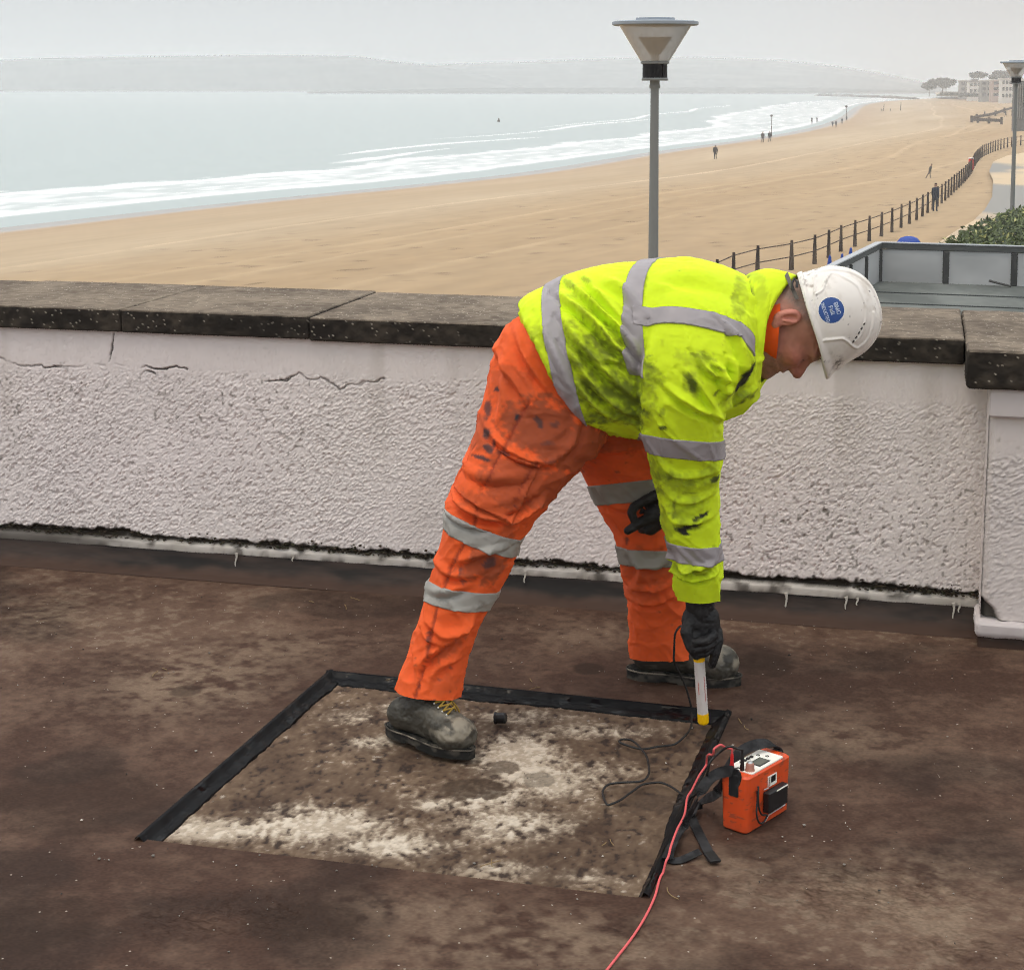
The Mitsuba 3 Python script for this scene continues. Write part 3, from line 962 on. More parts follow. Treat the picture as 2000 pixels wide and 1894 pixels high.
# moss tufts in the joint
tf, tc = [], []
for k in range(3000):
    uu = rng.uniform(-0.1, uR)
    dens = 0.25 + 1.1 * float(nz(np.array([[uu, 0, 0]]), 3, 3, 106)[0])
    if rng.random() > dens:
        continue
    c = W(uu, rng.uniform(-0.004, 0.012), 0.088 + abs(rng.normal(0, 0.011)))
    r = rng.uniform(0.0012, 0.0042)
    s = trimesh.creation.icosphere(subdivisions=0, radius=r)
    s.vertices *= np.array([1.3, 1, 0.8]) * (1 + 0.35 * rng.standard_normal((12, 3)))
    s.apply_translation(c)
    tf.append(s)
    g = rng.random()
    tc.append(np.tile(np.array([0.034, 0.023, 0.014]) * (0.4 + g) + np.array([0.0, 0.008, 0.0]) * (rng.random() < 0.3), (12, 1)))
k = obj('moss', cat(tf), 'm_vcol', False, np.vstack(tc), wallk)
tag(k, kind='stuff')
# lime drips hanging from the base
mat('m_drip', (0.55, 0.52, 0.46), 0.6)
for px, y0, y1 in ((461, 1082, 1108), (572, 1086, 1098), (1025, 1118, 1140), (1535, 1160, 1200), (1652, 1168, 1192), (1674, 1170, 1184), (1862, 1180, 1217), (1873, 1182, 1198)):
    a, b_ = on_wall(px, y0, 0.02), on_wall(px, y1, 0.02)
    n = 8
    f = np.linspace(0, 1, n)
    obj('drip', tube(W(a[0] + (b_[0] - a[0]) * f + 0.002 * np.sin(6 * f), 0.018 + 0.004 * f, a[1] + 0.004 + (b_[1] - a[1]) * f), np.interp(f, [0, .2, 1], [0.006, 0.0032, 0.0014]), 8), 'm_drip', 40, parent=wallk)


# coping slabs
def cop_col(p, n, uv):
    a = Fl(p.x * 5, p.y * 5, p.z * 9, 4)
    b_ = Fl(p.x * 40, p.y * 40, p.z * 40, 3)
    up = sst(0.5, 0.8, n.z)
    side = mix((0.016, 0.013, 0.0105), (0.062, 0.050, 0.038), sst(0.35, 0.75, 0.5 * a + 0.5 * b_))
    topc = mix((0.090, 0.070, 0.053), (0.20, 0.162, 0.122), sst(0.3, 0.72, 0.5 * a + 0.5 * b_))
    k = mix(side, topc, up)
    d, d2, w = vor(p.x * 75 + p.z * 61, p.y * 75 + p.z * 83)
    s = sst(0.32, 0.16, d) * sst(0.86, 0.90, w)
    k = mix(k, (0.40, 0.36, 0.30), s * (0.15 + 0.75 * noise(p.x * 9, p.y * 9, p.z * 9)))
    return k


mat('m_coping', cop_col, 0.85, spec=0.25, bump=(lambda p, n, uv: Fl(p.x * 120, p.y * 120, p.z * 120, 3), 0.001), bscale=0.004)
joint = on_wall(603, 620, 0.02)[0]
pitch = 0.612
rear = 0.62
pier_u = on_wall(1884, 690, 0.02)[0]
cutsu = [joint + pitch * k for k in range(-4, 8)]
cutsu = [c for c in cutsu if c < pier_u - 0.25] + [pier_u]
for a, c in zip(cutsu[:-1], cutsu[1:]):
    dz = rng.normal(0, 0.0015)
    m = to_manifold(box(a + 0.001, c - 0.001, -0.022, rear, cop_under + dz, cop_top + dz, 0.004)).refine_to_length(0.02)
    mm = m.to_mesh()
    m = trimesh.Trimesh(np.asarray(mm.vert_properties[:, :3], float), np.asarray(mm.tri_verts, int))
    n = np.array(m.vertex_normals)
    m.vertices += n * (0.0016 * nz(m.vertices, 45, 3, 110))[:, None]
    obj('coping_slab', wall_mesh(m), 'm_coping', 40, parent=wallk)

# ---- pier at the right end
pk_ = thing('wall_pier', 'white roughcast pier standing forward at the end of the parapet wall, with its own coping', 'wall pier')
pt_ = 0.155
puL = on_wall(1914, 1200, pt_)[0]
puT = on_wall(1933, 760, pt_)[0]
puR = puL + 1.5
nu, nzv = 300, 190
us, zs = np.linspace(0, 1, nu), np.linspace(0.075, cop_under + 0.0, nzv)
U_, Z_ = np.meshgrid(us, zs, indexing='ij')
uu, z = U_.ravel(), Z_.ravel()
left = puL + (puT - puL) * sstep(0.05, cop_under, z)
u = left + uu * (puR - left)
q = np.stack([u + 5, z, u * 0], -1)
d = rough(u + 5, z, 181, 1 - 0.9 * sstep(cop_under - 0.235, cop_under - 0.20, z)) * 1.25
chip = np.exp(-((np.maximum(u - puL, 0) / 0.05) ** 2 + ((z - 0.095 + 0.5 * (u - puL)) / 0.045) ** 2))
chip = chip + 0.35 * nz(q, 22, 4, 183) * (chip > 0.05)
d = d - 0.03 * sstep(0.35, 0.6, chip) - 0.02 * sstep(0.02, 0.0, uu * (puR - left)) ** 2
wc = lerp(np.array([0.66, 0.60, 0.57]), np.array([0.61, 0.56, 0.55]), np.clip(0.5 + 0.7 * nz(q, 2, 3, 184), 0, 1))
wc = lerp(wc, np.array([0.04, 0.035, 0.025]), sstep(0.35, 0.6, chip) * 0.9)
wc = lerp(wc, np.array([0.2, 0.17, 0.13]), sstep(0.4, 0.65, nz(q, 60, 2, 185)) * 0.4)
m = trimesh.Trimesh(W(u, pt_ + d, z), grid_faces(nu, nzv), process=False)
if (m.face_normals @ WN).mean() < 0:
    m.invert()
obj('render_coat', m, 'm_render', True, np.clip(wc, 0.01, .8), pk_)
# return face of the pier
nv = 40
vs = np.linspace(0, 1, nv)
U_, Z_ = np.meshgrid(vs, zs, indexing='ij')
vv, z = U_.ravel(), Z_.ravel()
left = puL + (puT - puL) * sstep(0.05, cop_under, z)
q = np.stack([vv * 0.15, z, vv * 0 + 3], -1)
dd = rough(vv * 0.2 + 9, z, 191, 0.6 * (1 - 0.9 * sstep(cop_under - 0.235, cop_under - 0.20, z)))
m = trimesh.Trimesh(W(left - dd + 0.001, (pt_ - 0.004) * vv - 0.01, z), grid_faces(nv, nzv), process=False)
if (m.face_normals @ WD).mean() > 0:
    m.invert()
wc = lerp(np.array([0.58, 0.52, 0.50]), np.array([0.30, 0.26, 0.18]), sstep(0.0, 0.6, nz(q, 9, 3, 192)) * sstep(0.5, 0.1, z))
obj('return_face', m, 'm_render', True, wc, pk_)
obj('core', wall_mesh(box(puT + 0.03, puR, -pt_ + 0.03, 0.5, 0.0, cop_under - 0.002)), 'm_conc', parent=pk_)
pz = on_wall(1960, 815, pt_ + 0.015)[1]
pu = on_wall(1933, 770, pt_ + 0.015)[0]
mat('m_smoothwhite', lambda p, n, uv: mix((0.50, 0.46, 0.46), (0.60, 0.55, 0.54), Fl(p.x * 9, p.y * 9, p.z * 9, 4)), 0.85, spec=0.2)
obj('panel', wall_mesh(box(pu, puR, -pt_ - 0.018, -pt_ + 0.01, pz, cop_under - 0.003, 0.004)), 'm_smoothwhite', parent=pk_)
mm = to_manifold(box(puL - 0.012, puR, -pt_ - 0.022, 0.0, 0.030, 0.072, 0.008)).refine_to_length(0.012).to_mesh()
m = trimesh.Trimesh(np.asarray(mm.vert_properties[:, :3], float), np.asarray(mm.tri_verts, int))
m.vertices += np.array(m.vertex_normals) * (0.004 * nz(m.vertices, 30, 3, 112))[:, None]
obj('plinth', wall_mesh(m), 'm_smoothwhite', 50, parent=pk_)
obj('skirting', wall_mesh(box(puL - 0.004, puR, -pt_ - 0.008, 0.0, -0.01, 0.034, 0.003)), 'm_skirt', parent=pk_)
mm = to_manifold(box(pier_u + 0.002, puR, -pt_ - 0.035, rear, cop_under - 0.035, cop_top - 0.001, 0.006)).refine_to_length(0.015).to_mesh()
m = trimesh.Trimesh(np.asarray(mm.vert_properties[:, :3], float), np.asarray(mm.tri_verts, int))
m.vertices += np.array(m.vertex_normals) * (0.003 * nz(m.vertices, 50, 3, 113))[:, None]
obj('coping_slab', wall_mesh(m), 'm_coping', 40, parent=pk_)

# ================================================================== BEYOND THE WALL
# ---- lower roof terrace with its panelled balustrade
TZ = -2.6
tc0 = P(1716, 548, 1.0)


def at_level(px, py, z):
    return G(px, py, z)


cor = at_level(1716, 549, TZ)
ref = at_level(2000, 559, TZ)
far_dir = unit(ref - cor)
topz = P(1716, 474, cor[1])[2]
lft = at_level(1625, 519, topz)
lft = np.array([lft[0], lft[1], TZ])
side_dir = unit(lft - cor)
side_len = 16.0
roofk = thing('lower_roof', 'flat grey-green felt roof below the parapet, inside the panelled balustrade', 'roof')
e1, e2 = cor + far_dir * 14, cor + side_dir * side_len
rm = trimesh.Trimesh([e2, e2 + far_dir * 30, cor + far_dir * 24, cor], [[0, 1, 2], [0, 2, 3]])
if rm.face_normals[0][2] < 0:
    rm.invert()
mat('m_felt', lambda p, n, uv: mix((0.080, 0.088, 0.082), (0.128, 0.137, 0.128), sst(0.3, 0.7, Fl(p.x * 1.2, p.y * 0.5, 0.0, 5))), 0.85, spec=0.25,
    bump=(lambda p, n, uv: Fl(p.x * 8, p.y * 8, 0.0, 3), 0.02), bscale=0.05)
obj('felt_sheet', rm, 'm_felt', parent=roofk)
mat('m_seam', (0.035, 0.04, 0.038), 0.8)
nside = np.array([-far_dir[1], far_dir[0], 0])
if nside @ (EYE - cor) < 0:
    nside = -nside
for dpx, dpy in ((1720, 571), (1720, 592)):
    s = at_level(dpx, dpy, TZ)
    obj('seam', bar(s - far_dir * 2 + [0, 0, 0.01], s + far_dir * 12 + [0, 0, 0.01], 0.07, 0.014), 'm_seam', parent=roofk)
balk = thing('balustrade', 'dark framed balustrade with pale grey panels round the lower roof', 'balustrade')
mat('m_rail', lin(74, 77, 76), 0.5, spec=0.3)
mat('m_railtop', lin(160, 164, 166), 0.4, spec=0.4)
mat('m_postd', lin(46, 47, 46), 0.5)
mat('m_panel', lambda p, n, uv: mix((0.36, 0.37, 0.37), (0.49, 0.50, 0.50), sst(0.3, 0.75, Fl(p.x * 0.6, p.y * 0.6, p.z * 1.0, 4))), 0.35, spec=0.4)
hb = topz - TZ
obj('rail', bar(cor + [0, 0, hb - 0.06], cor + far_dir * 16 + [0, 0, hb - 0.06], 0.10, 0.13, 0.01), 'm_rail', parent=balk)
obj('rail', bar(cor + [0, 0, hb - 0.06], cor + side_dir * side_len + [0, 0, hb - 0.06], 0.10, 0.13, 0.01), 'm_rail', parent=balk)
obj('rail_cap', bar(cor + [0, 0, hb + 0.012], cor + far_dir * 16 + [0, 0, hb + 0.012], 0.14, 0.02), 'm_railtop', parent=balk)
obj('rail_cap', bar(cor + [0, 0, hb + 0.012], cor + side_dir * side_len + [0, 0, hb + 0.012], 0.14, 0.022), 'm_railtop', parent=balk)
stp = float(np.linalg.norm(at_level(1846, 553.5, TZ) - cor))
for k in range(9):
    p = cor + far_dir * stp * k
    obj('post', bar(p, p + [0, 0, hb - 0.13], 0.12, 0.12, 0.01), 'm_postd', parent=balk)
    a, c = p + far_dir * 0.05 + [0, 0, 0.0], p + far_dir * (stp - 0.05) + [0, 0, 0.0]
    mid = (a + c) / 2
    obj('panel', bar(a + [0, 0, (hb - 0.17) / 2], c + [0, 0, (hb - 0.10) / 2], 0.03, hb - 0.10), 'm_panel', parent=balk)
for k in range(1, 8):
    p = cor + side_dir * 1.6 * k
    obj('post', bar(p, p + [0, 0, hb - 0.13], 0.12, 0.12, 0.01), 'm_postd', parent=balk)
for k in range(8):
    p = cor + side_dir * 1.6 * k
    a, c = p + side_dir * 0.05 + [0, 0, 0.0], p + side_dir * 1.55 + [0, 0, 0.0]
    obj('panel', bar(a + [0, 0, (hb - 0.17) / 2], c + [0, 0, (hb - 0.10) / 2], 0.03, hb - 0.10), 'm_panel', parent=balk)
blk = trimesh.Trimesh(np.vstack([[e2, e2 + far_dir * 30, cor + far_dir * 24, cor], [p - [0, 0, 5.6] for p in (e2, e2 + far_dir * 30, cor + far_dir * 24, cor)]]) - [0, 0, 0.02],
                      [[0, 4, 5], [0, 5, 1], [1, 5, 6], [1, 6, 2], [2, 6, 7], [2, 7, 3], [3, 7, 4], [3, 4, 0]])
blk.fix_normals()
mat('m_concd', (0.16, 0.155, 0.15), 0.9, spec=0.2, two=True)
obj('walls', blk, 'm_concd', parent=roofk)
# fallen twig on the roof by the panels
tw = thing('loose_cable', 'short dark cable end lying against a balustrade panel', 'cable')
a = at_level(1940, 553, TZ)
obj('strand', tube(np.array([P(1932, 548, a[1] - 0.6), P(1950, 553, a[1] - 0.7), P(1975, 559, a[1] - 0.8)]), 0.025, 6), 'm_postd', parent=tw)

# ---- blue beach parasols closed behind the rail, and an open one
mat('m_blue', lin(22, 62, 150), 0.6, two=True)
mat('m_bluepole', lin(200, 200, 200), 0.4)
for px, py, w, lab in ((1621, 497, 11, 'folded blue parasol tip lowest along the white rail'), (1645, 494, 8, 'small folded blue parasol tip second along the white rail'), (1662, 482, 10, 'folded blue parasol tip highest along the white rail')):
    k = thing('parasol', lab, 'parasol')
    Y = 45.0
    top, base = P(px, py, Y), P(px, py + 200, Y)
    sc = Y / FOCAL
    bz = PROM_Z
    c = revolve([[0.0, 0], [0.03, -0.05], [w * sc * 0.35, -14 * sc], [w * sc * 0.55, -30 * sc], [w * sc * 0.6, -60 * sc], [0.0, -62 * sc]], 14)
    c.vertices[:, :2] *= (1 + 0.2 * np.sin(5 * np.arctan2(c.vertices[:, 1], c.vertices[:, 0])))[:, None]
    c.apply_translation(top)
    obj('canopy', c, 'm_blue', 40, parent=k)
    obj('pole', tube([top - [0, 0, 0.05], [top[0], top[1], bz]], 0.025, 8), 'm_bluepole', parent=k)
k = thing('parasol', 'open blue parasol dome showing above the balustrade by the shrubs', 'parasol')
Y = 48.0
top, sc = P(1775, 461, Y), Y / FOCAL
c = revolve([[0.02, 0], [9 * sc, -1 * sc], [17 * sc, -4 * sc], [23 * sc, -11 * sc], [24 * sc, -15 * sc], [22 * sc, -11.5 * sc], [0.02, -3 * sc]], 8)
c.vertices[:, 2] += 0.05 * np.abs(np.sin(4 * np.arctan2(c.vertices[:, 1], c.vertices[:, 0]))) * np.linalg.norm(c.vertices[:, :2], axis=1)
c.apply_translation(top)
obj('canopy', c, 'm_blue', 50, parent=k)
obj('pole', tube([top, [top[0], top[1], PROM_Z]], 0.025, 8), 'm_bluepole', parent=k)

# ---- shrub bank at the right
hz = -2.3
bedge = [G(x, y, hz) for x, y in ((1838, 473), (1880, 448), (1930, 424), (1980, 408), (2040, 384))]
bpoly = sg.Polygon([tuple(p[:2]) for p in bedge] + [(bedge[-1][0] + 10, bedge[-1][1] - 4), (bedge[0][0] + 14, bedge[0][1] - 8), (bedge[0][0] - 0.2, bedge[0][1] - 2)])
bankm = trimesh.creation.extrude_polygon(bpoly, 3.32, engine='earcut')
bankm.apply_translation([0, 0, PROM_Z])
mat('m_soil', (0.02, 0.022, 0.012), 0.9)
bk = thing('shrub_bank', 'bank of low green leafy shrubs beside the promenade, behind the balustrade', 'shrubs')
obj('bank', bankm, 'm_soil', parent=bk)
lv, lf, lc = [], [], []
minx, miny, maxx, maxy = bpoly.bounds
cnt = 0
N = 26000
bp = np.column_stack([rng.uniform(minx, min(maxx, minx + 9), N), rng.uniform(miny, maxy, N)])
bp = bp[shapely.contains_xy(bpoly.buffer(0.05), bp[:, 0], bp[:, 1])]
hgt = 0.09 * nz(np.column_stack([bp, bp[:, 0] * 0]), 0.9, 3, 120)
n = len(bp)
cz = hz + hgt + rng.uniform(-0.28, 0.02, n)
ce = np.column_stack([bp, cz])
dr_ = unit(rng.standard_normal((n, 3)) + [0, -0.4, 0.9])
t1 = unit(np.cross(dr_, rng.standard_normal((n, 3))))
t2 = np.cross(dr_, t1)
L, Wd = rng.uniform(0.06, 0.13, n)[:, None], rng.uniform(0.025, 0.05, n)[:, None]
quad = np.stack([ce - t1 * L, ce - t2 * Wd + dr_ * 0.015, ce + t1 * L, ce + t2 * Wd + dr_ * 0.015], 1)
lv = quad.reshape(-1, 3)
i0 = np.arange(n) * 4
lf = np.vstack([np.stack([i0, i0 + 1, i0 + 2], 1), np.stack([i0, i0 + 2, i0 + 3], 1)])
tone = np.clip(0.5 + 0.7 * nz(ce, 1.3, 3, 121) + 0.25 * rng.standard_normal(n), 0, 1)
lcol = lerp(np.array([0.022, 0.040, 0.010]), np.array([0.115, 0.150, 0.040]), tone)
yel = rng.random(n) < 0.05
lcol[yel] = [0.42, 0.42, 0.16]
mat('m_leaf', None, 0.55, two=True)
k = obj('leaves', trimesh.Trimesh(lv, lf, process=False), 'm_leaf', False, np.repeat(lcol, 4, axis=0), bk)
tag(k, kind='stuff')

# ---- lamp posts
mat('m_lamppole', lin(118, 121, 120), 0.55)
mat('m_lampcap', lin(138, 148, 158), 0.45)
mat('m_black', (0.006, 0.006, 0.008), 0.5, spec=0.2)
scene['m_lampglass'] = {'type': 'blendbsdf', 'weight': 0.30, 'a': {'type': 'thindielectric'}, 'b': {'type': 'twosided', 'nested': {'type': 'diffuse', 'reflectance': rgb((0.55, 0.52, 0.47))}}}
mat('m_reflector', lin(150, 140, 128), 0.6, two=True)
mat('m_bulb', (0.75, 0.73, 0.70), 0.2)


def lamp(px, py, Y, label):
    k = thing('lamp_post', label, 'lamp post', 'promenade lamp posts')
    s = 1.0 / 167.0 * 1.0
    o = P(px, py, Y)          # centre of the cap's top
    sc = 19.8 / FOCAL         # metres per photograph pixel at the first lamp

    def R(pr, seg=40):
        m = revolve([[r * sc, z * sc] for r, z in pr], seg)
        m.apply_translation(o)
        return m
    obj('cap', R([[0, 0], [37, 0], [38, -2], [38, -4.5], [40, -5], [78, -6.5], [83.5, -8], [83.5, -13.5], [80, -15], [70, -14.2], [0, -13.5]]), 'm_lampcap', 30, parent=k)
    d_ = obj('diffuser', R([[70, -14.6], [28, -83], [27.2, -83], [69, -14.6]]), 'm_lampglass', 30, parent=k)
    obj('reflector', R([[33, -37], [10, -70], [9, -70], [32, -37.6]]), 'm_reflector', 30, parent=k)
    obj('bulb', R([[0, -60], [5, -62], [8, -69], [8.5, -76], [6, -84], [0, -84]], 20), 'm_bulb', 40, parent=k)
    obj('gear_base', R([[0, -83], [25, -83], [28, -84.5], [28, -88], [24, -89], [0, -89]]), 'm_lamppole', 30, parent=k)
    for a0, a1 in ((188, 300), (306, 352), (10, 170)):
        aa = np.radians(np.linspace(a0, a1, 20))
        v = []
        for r in (20.5, 24.0):
            for z in (-88, -116):
                v.append(np.stack([r * np.cos(aa), r * np.sin(aa), np.full(20, z)], -1))
        v = np.array(v)
        V = v.reshape(-1, 3) * sc
        n = 20
        f = []
        for i in range(n - 1):
            for A, B in ((0, 1), (1, 3), (3, 2), (2, 0)):
                f += [[A * n + i, A * n + i + 1, B * n + i + 1], [A * n + i, B * n + i + 1, B * n + i]]
        f += [[0, n, 3 * n], [0, 3 * n, 2 * n], [n - 1, 2 * n - 1, 4 * n - 1], [n - 1, 4 * n - 1, 3 * n - 1]]
        m = trimesh.Trimesh(V, f, process=False)
        m.fix_normals()
        m.apply_translation(o)
        obj('shade_plate', m, 'm_black', parent=k)
    obj('gear_core', R([[0, -88], [13, -88], [13, -118], [0, -118]]), 'm_black', 40, parent=k)
    obj('lower_ring', R([[0, -115.5], [24.5, -115.5], [26, -118], [25, -121], [23, -118.5], [0, -119]]), 'm_lamppole', 30, parent=k)
    obj('collar', R([[0, -117], [9.5, -117], [9.5, -128], [11, -131], [10, -136], [0, -137]]), 'm_lamppole', 30, parent=k)
    zb = (PROM_Z - o[2]) / sc
    obj('pole', R([[0, -130], [8.0, -130], [9.5, -400], [11.5, -700], [12, zb], [0, zb]]), 'm_lamppole', 30, parent=k)
    return k


lamp(1280, 35, 19.8, 'tall grey lamp post rising behind the worker, in front of the sea')
lamp(1986, 118, 52.5, 'distant grey lamp post at the shrub bank by the promenade')

# ---- timber beach fence: pairs of tapering posts with two rails
fk = thing('beach_fence', 'long dark timber post fence with thin rails along the top of the beach', 'fence')
mat('m_timber', lambda p, n, uv: mix((0.030, 0.022, 0.017), (0.095, 0.072, 0.055), sst(0.3, 0.7, Fl(p.x * 5, p.y * 5, p.z * 1.2, 4))), 0.9, spec=0.2)
fpx = np.array([(1300, 610), (1400, 566), (1471, 537), (1565, 519), (1639, 489), (1699, 467), (1752, 445), (1792, 425), (1812, 412), (1835, 397), (1864, 372.5), (1892, 344), (1903, 324), (1918, 306), (1938, 296), (1963, 288), (2004, 281), (2060, 275)])
fpt = np.array([G(x, y, PROM_Z) for x, y in fpx])
fine = smooth_spline(fpt[:, :2], 900)
cl = np.concatenate([[0], np.cumsum(np.linalg.norm(np.diff(fine, axis=0), axis=1))])
stations = np.arange(1.0, cl[-1], 2.75)
fp = np.stack([np.interp(stations, cl, fine[:, k]) for k in (0, 1)], -1)
ft = unit(np.gradient(fp, axis=0))
first = None
for i, (p, t) in enumerate(zip(fp, ft)):
    n_ = np.array([-t[1], t[0], 0])
    tt = np.array([t[0], t[1], 0])
    w = 0.10
    h = 1.12 + rng.normal(0, 0.02)
    V = []
    for z, wt, wn in ((-0.1, 0.10, 0.07), (0.45, 0.075, 0.06), (h, 0.035, 0.045)):
        for a, b_ in ((-1, -1), (1, -1), (1, 1), (-1, 1)):
            V.append(np.array([p[0], p[1], PROM_Z + z]) + tt * wt * a + n_ * wn * b_ + tt * rng.normal(0, 0.008))
    f = []
    for r in (0, 4):
        for j in range(4):
            a, b_ = r + j, r + (j + 1) % 4
            f += [[a, b_, b_ + 4], [a, b_ + 4, a + 4]]
    f += [[8, 9, 10], [8, 10, 11]]
    m = trimesh.Trimesh(V, f, process=False)
    m.fix_normals()
    obj('post', m, 'm_timber', parent=fk)
for zr in (0.98, 0.45):
    pts = np.column_stack([fp, np.full(len(fp), PROM_Z + zr)])
    obj('rail', tube(pts, 0.022, 6), 'm_timber', parent=fk)

# red cabinet at the bend of the fence
p = G(1896, 332, PROM_Z)
k = thing('cabinet', 'small bright red upright cabinet with pale top beside the fence bend', 'cabinet')
mat('m_red', lin(205, 30, 32), 0.5)
mat('m_pale', lin(220, 205, 205), 0.5)
obj('body', box(p[0] - 0.18, p[0] + 0.18, p[1] - 0.15, p[1] + 0.15, PROM_Z, PROM_Z + 0.95, 0.03), 'm_red', parent=k)
obj('top', box(p[0] - 0.2, p[0] + 0.2, p[1] - 0.17, p[1] + 0.17, PROM_Z + 0.95, PROM_Z + 1.05, 0.03), 'm_pale', parent=k)
obj('door_panel', box(p[0] - 0.13, p[0] + 0.13, p[1] - 0.165, p[1] - 0.14, PROM_Z + 0.12, PROM_Z + 0.85, 0.01), 'm_red', parent=k)

# ---- low timber walls on the far beach
for pts, h, lab in (([(1898, 233), (1912, 229.5), (1935, 226), (1965, 217.5), (1998, 210)], 1.0, 'dark timber walkway rising over the far sand toward the houses'),
                    ([(1899, 232), (1912, 236), (1930, 237.5), (1956, 239.5)], 0.7, 'low dark timber groyne in front of the walkway on the far sand')):
    k = thing('timber_groyne', lab, 'groyne')
    q = np.array([G(x, y, -5.9) for x, y in pts])
    q = spline(q, 14)
    for i in range(13):
        a, c = q[i].copy(), q[i + 1].copy()
        zt = h * (0.5 + 0.5 * i / 13)
        obj('board', bar(a + [0, 0, zt - 0.3], c + [0, 0, zt - 0.3], 0.25, 0.6), 'm_timber', parent=k)
        if i % 3 == 0 or i == 12:
            obj('post', box(c[0] - 0.2, c[0] + 0.2, c[1] - 0.2, c[1] + 0.2, -6.4, -5.9 + zt + 0.35), 'm_timber', parent=k)

# ---- groyne markers in the shallows
for px, yt, yb, thick, lab in ((1507, 226, 266, 1, 'thin groyne marker pole with dark basket top beside two walkers'), (1653, 208, 234, 1, 'thin groyne marker pole with basket top beyond the middle walkers'),
                               (1725, 203, 220, 0, 'short thin groyne marker post far along the shore'), (1758, 200, 221, 0, 'leaning dark groyne post farthest along the shore')):
    b_ = G(px, yb + 1, SEA_Z)
    k = thing('groyne_marker', lab, 'marker post')
    s = b_[1] / FOCAL
    top = P(px + (2 if not thick else 0), yt, b_[1])
    obj('pole', tube([b_ - [0, 0, 0.4], b_ * 0.45 + top * 0.55, top], [0.9 * s, 0.7 * s, 0.5 * s], 8), 'm_timber', parent=k)
    if thick:
        c = trimesh.creation.icosphere(subdivisions=2, radius=1)
        c.vertices *= np.array([2.6, 2.6, 2.2]) * s
        c.vertices += 0.1 * s * rng.standard_normal(c.vertices.shape)
        c.apply_translation(top)
        obj('basket', c, 'm_timber', parent=k)
k = thing('buoy', 'small dark buoy floating alone on the grey water', 'buoy')
b_ = G(974, 238, SEA_Z)
c = revolve([[0, 0.9], [0.12, 0.88], [0.3, 0.35], [0.36, 0.0], [0.25, -0.3], [0, -0.35]], 16)
c.apply_translation(b_)
obj('float', c, 'm_timber', 40, parent=k)


# ---- houses and trees far along the bay
mat('m_hwhite', lin(225, 222, 214) * 0.8, 0.8)
mat('m_hgrey', lin(150, 148, 142) * 0.7, 0.8)
mat('m_hbeige', lin(190, 165, 150) * 0.75, 0.8)
mat('m_hroof', lin(96, 92, 90), 0.8)
mat('m_hglass', (0.03, 0.032, 0.035), 0.5, spec=0.15)
mat('m_hdark', lin(96, 95, 93), 0.7)


def house(px0, px1, ytop, ybase, d, mkey, roof, rows, cols, label, name='house', depth=4.0):
    k = thing(name, label, 'house' if name == 'house' else 'building')
    a, c = P(px0, ybase, d), P(px1, ybase, d)
    zt = P(px0, ytop, d)[2]
    zb, x0, x1 = a[2], a[0], c[0]
    w, h = x1 - x0, zt - zb
    obj('wall', box(x0, x1, d, d + depth, zb - 3, zt), mkey, parent=k)
    if roof == 'flat':
        obj('roof', box(x0 - 0.3, x1 + 0.3, d - 0.3, d + depth + 0.3, zt, zt + 0.35), 'm_hwhite', parent=k)
    elif roof == 'gable':
        rh = w * 0.28
        V = [[x0 - .4, d - .4, zt], [x1 + .4, d - .4, zt], [(x0 + x1) / 2, d - .4, zt + rh], [x0 - .4, d + depth, zt], [x1 + .4, d + depth, zt], [(x0 + x1) / 2, d + depth, zt + rh]]
        m = trimesh.Trimesh(V, [[0, 1, 2], [3, 5, 4], [0, 2, 5], [0, 5, 3], [1, 4, 5], [1, 5, 2], [0, 3, 4], [0, 4, 1]])
        m.fix_normals()
        obj('roof', m, 'm_hroof', parent=k)
    for r in range(rows):
        for q_ in range(cols):
            cx, cz = x0 + w * (q_ + 0.5) / cols, zb + h * (r + 0.55) / rows
            obj('window', box(cx - w / cols * 0.33, cx + w / cols * 0.33, d - 0.08, d + 0.05, cz - h / rows * 0.27, cz + h / rows * 0.27), 'm_hglass', parent=k)
    return k


def tree(px, ytop, ybase, wpx, d, label, flat=0.5, seed=0):
    k = thing('pine_tree', label, 'tree')
    r_ = np.random.default_rng(seed)
    b_ = P(px, ybase, d)
    s = d / FOCAL
    H, Wt = (ybase - ytop) * s, wpx * s / 2
    obj('trunk', tube([b_ - [0, 0, 2], b_ + [0.04 * Wt, 0, H * 0.5], b_ + [-.05 * Wt, 0, H * 0.85]], [0.035 * H, 0.028 * H, 0.012 * H], 8), 'm_timber', parent=k)
    pts = r_.standard_normal((30, 3))
    pts = unit(pts) * r_.random((30, 1)) ** 0.33
    cen = b_ + np.array([0, 0, H * (1 - flat / 2)]) + pts * [Wt * 0.8, Wt * 0.8, H * flat * 0.38]
    n = 5200
    ci = r_.integers(0, 30, n)
    ce = cen[ci] + unit(r_.standard_normal((n, 3))) * (r_.random((n, 1)) ** 0.4) * np.array([Wt * 0.26, Wt * 0.26, H * flat * 0.2])
    a, b2 = unit(r_.standard_normal((n, 3))), unit(r_.standard_normal((n, 3)))
    L = 0.035 * (Wt + H) * (0.6 + 0.8 * r_.random((n, 1)))
    v = np.stack([ce - a * L, ce + b2 * L, ce + a * L], 1).reshape(-1, 3)
    obj('crown', trimesh.Trimesh(v, np.arange(3 * n).reshape(-1, 3), process=False), 'm_crown', parent=k)


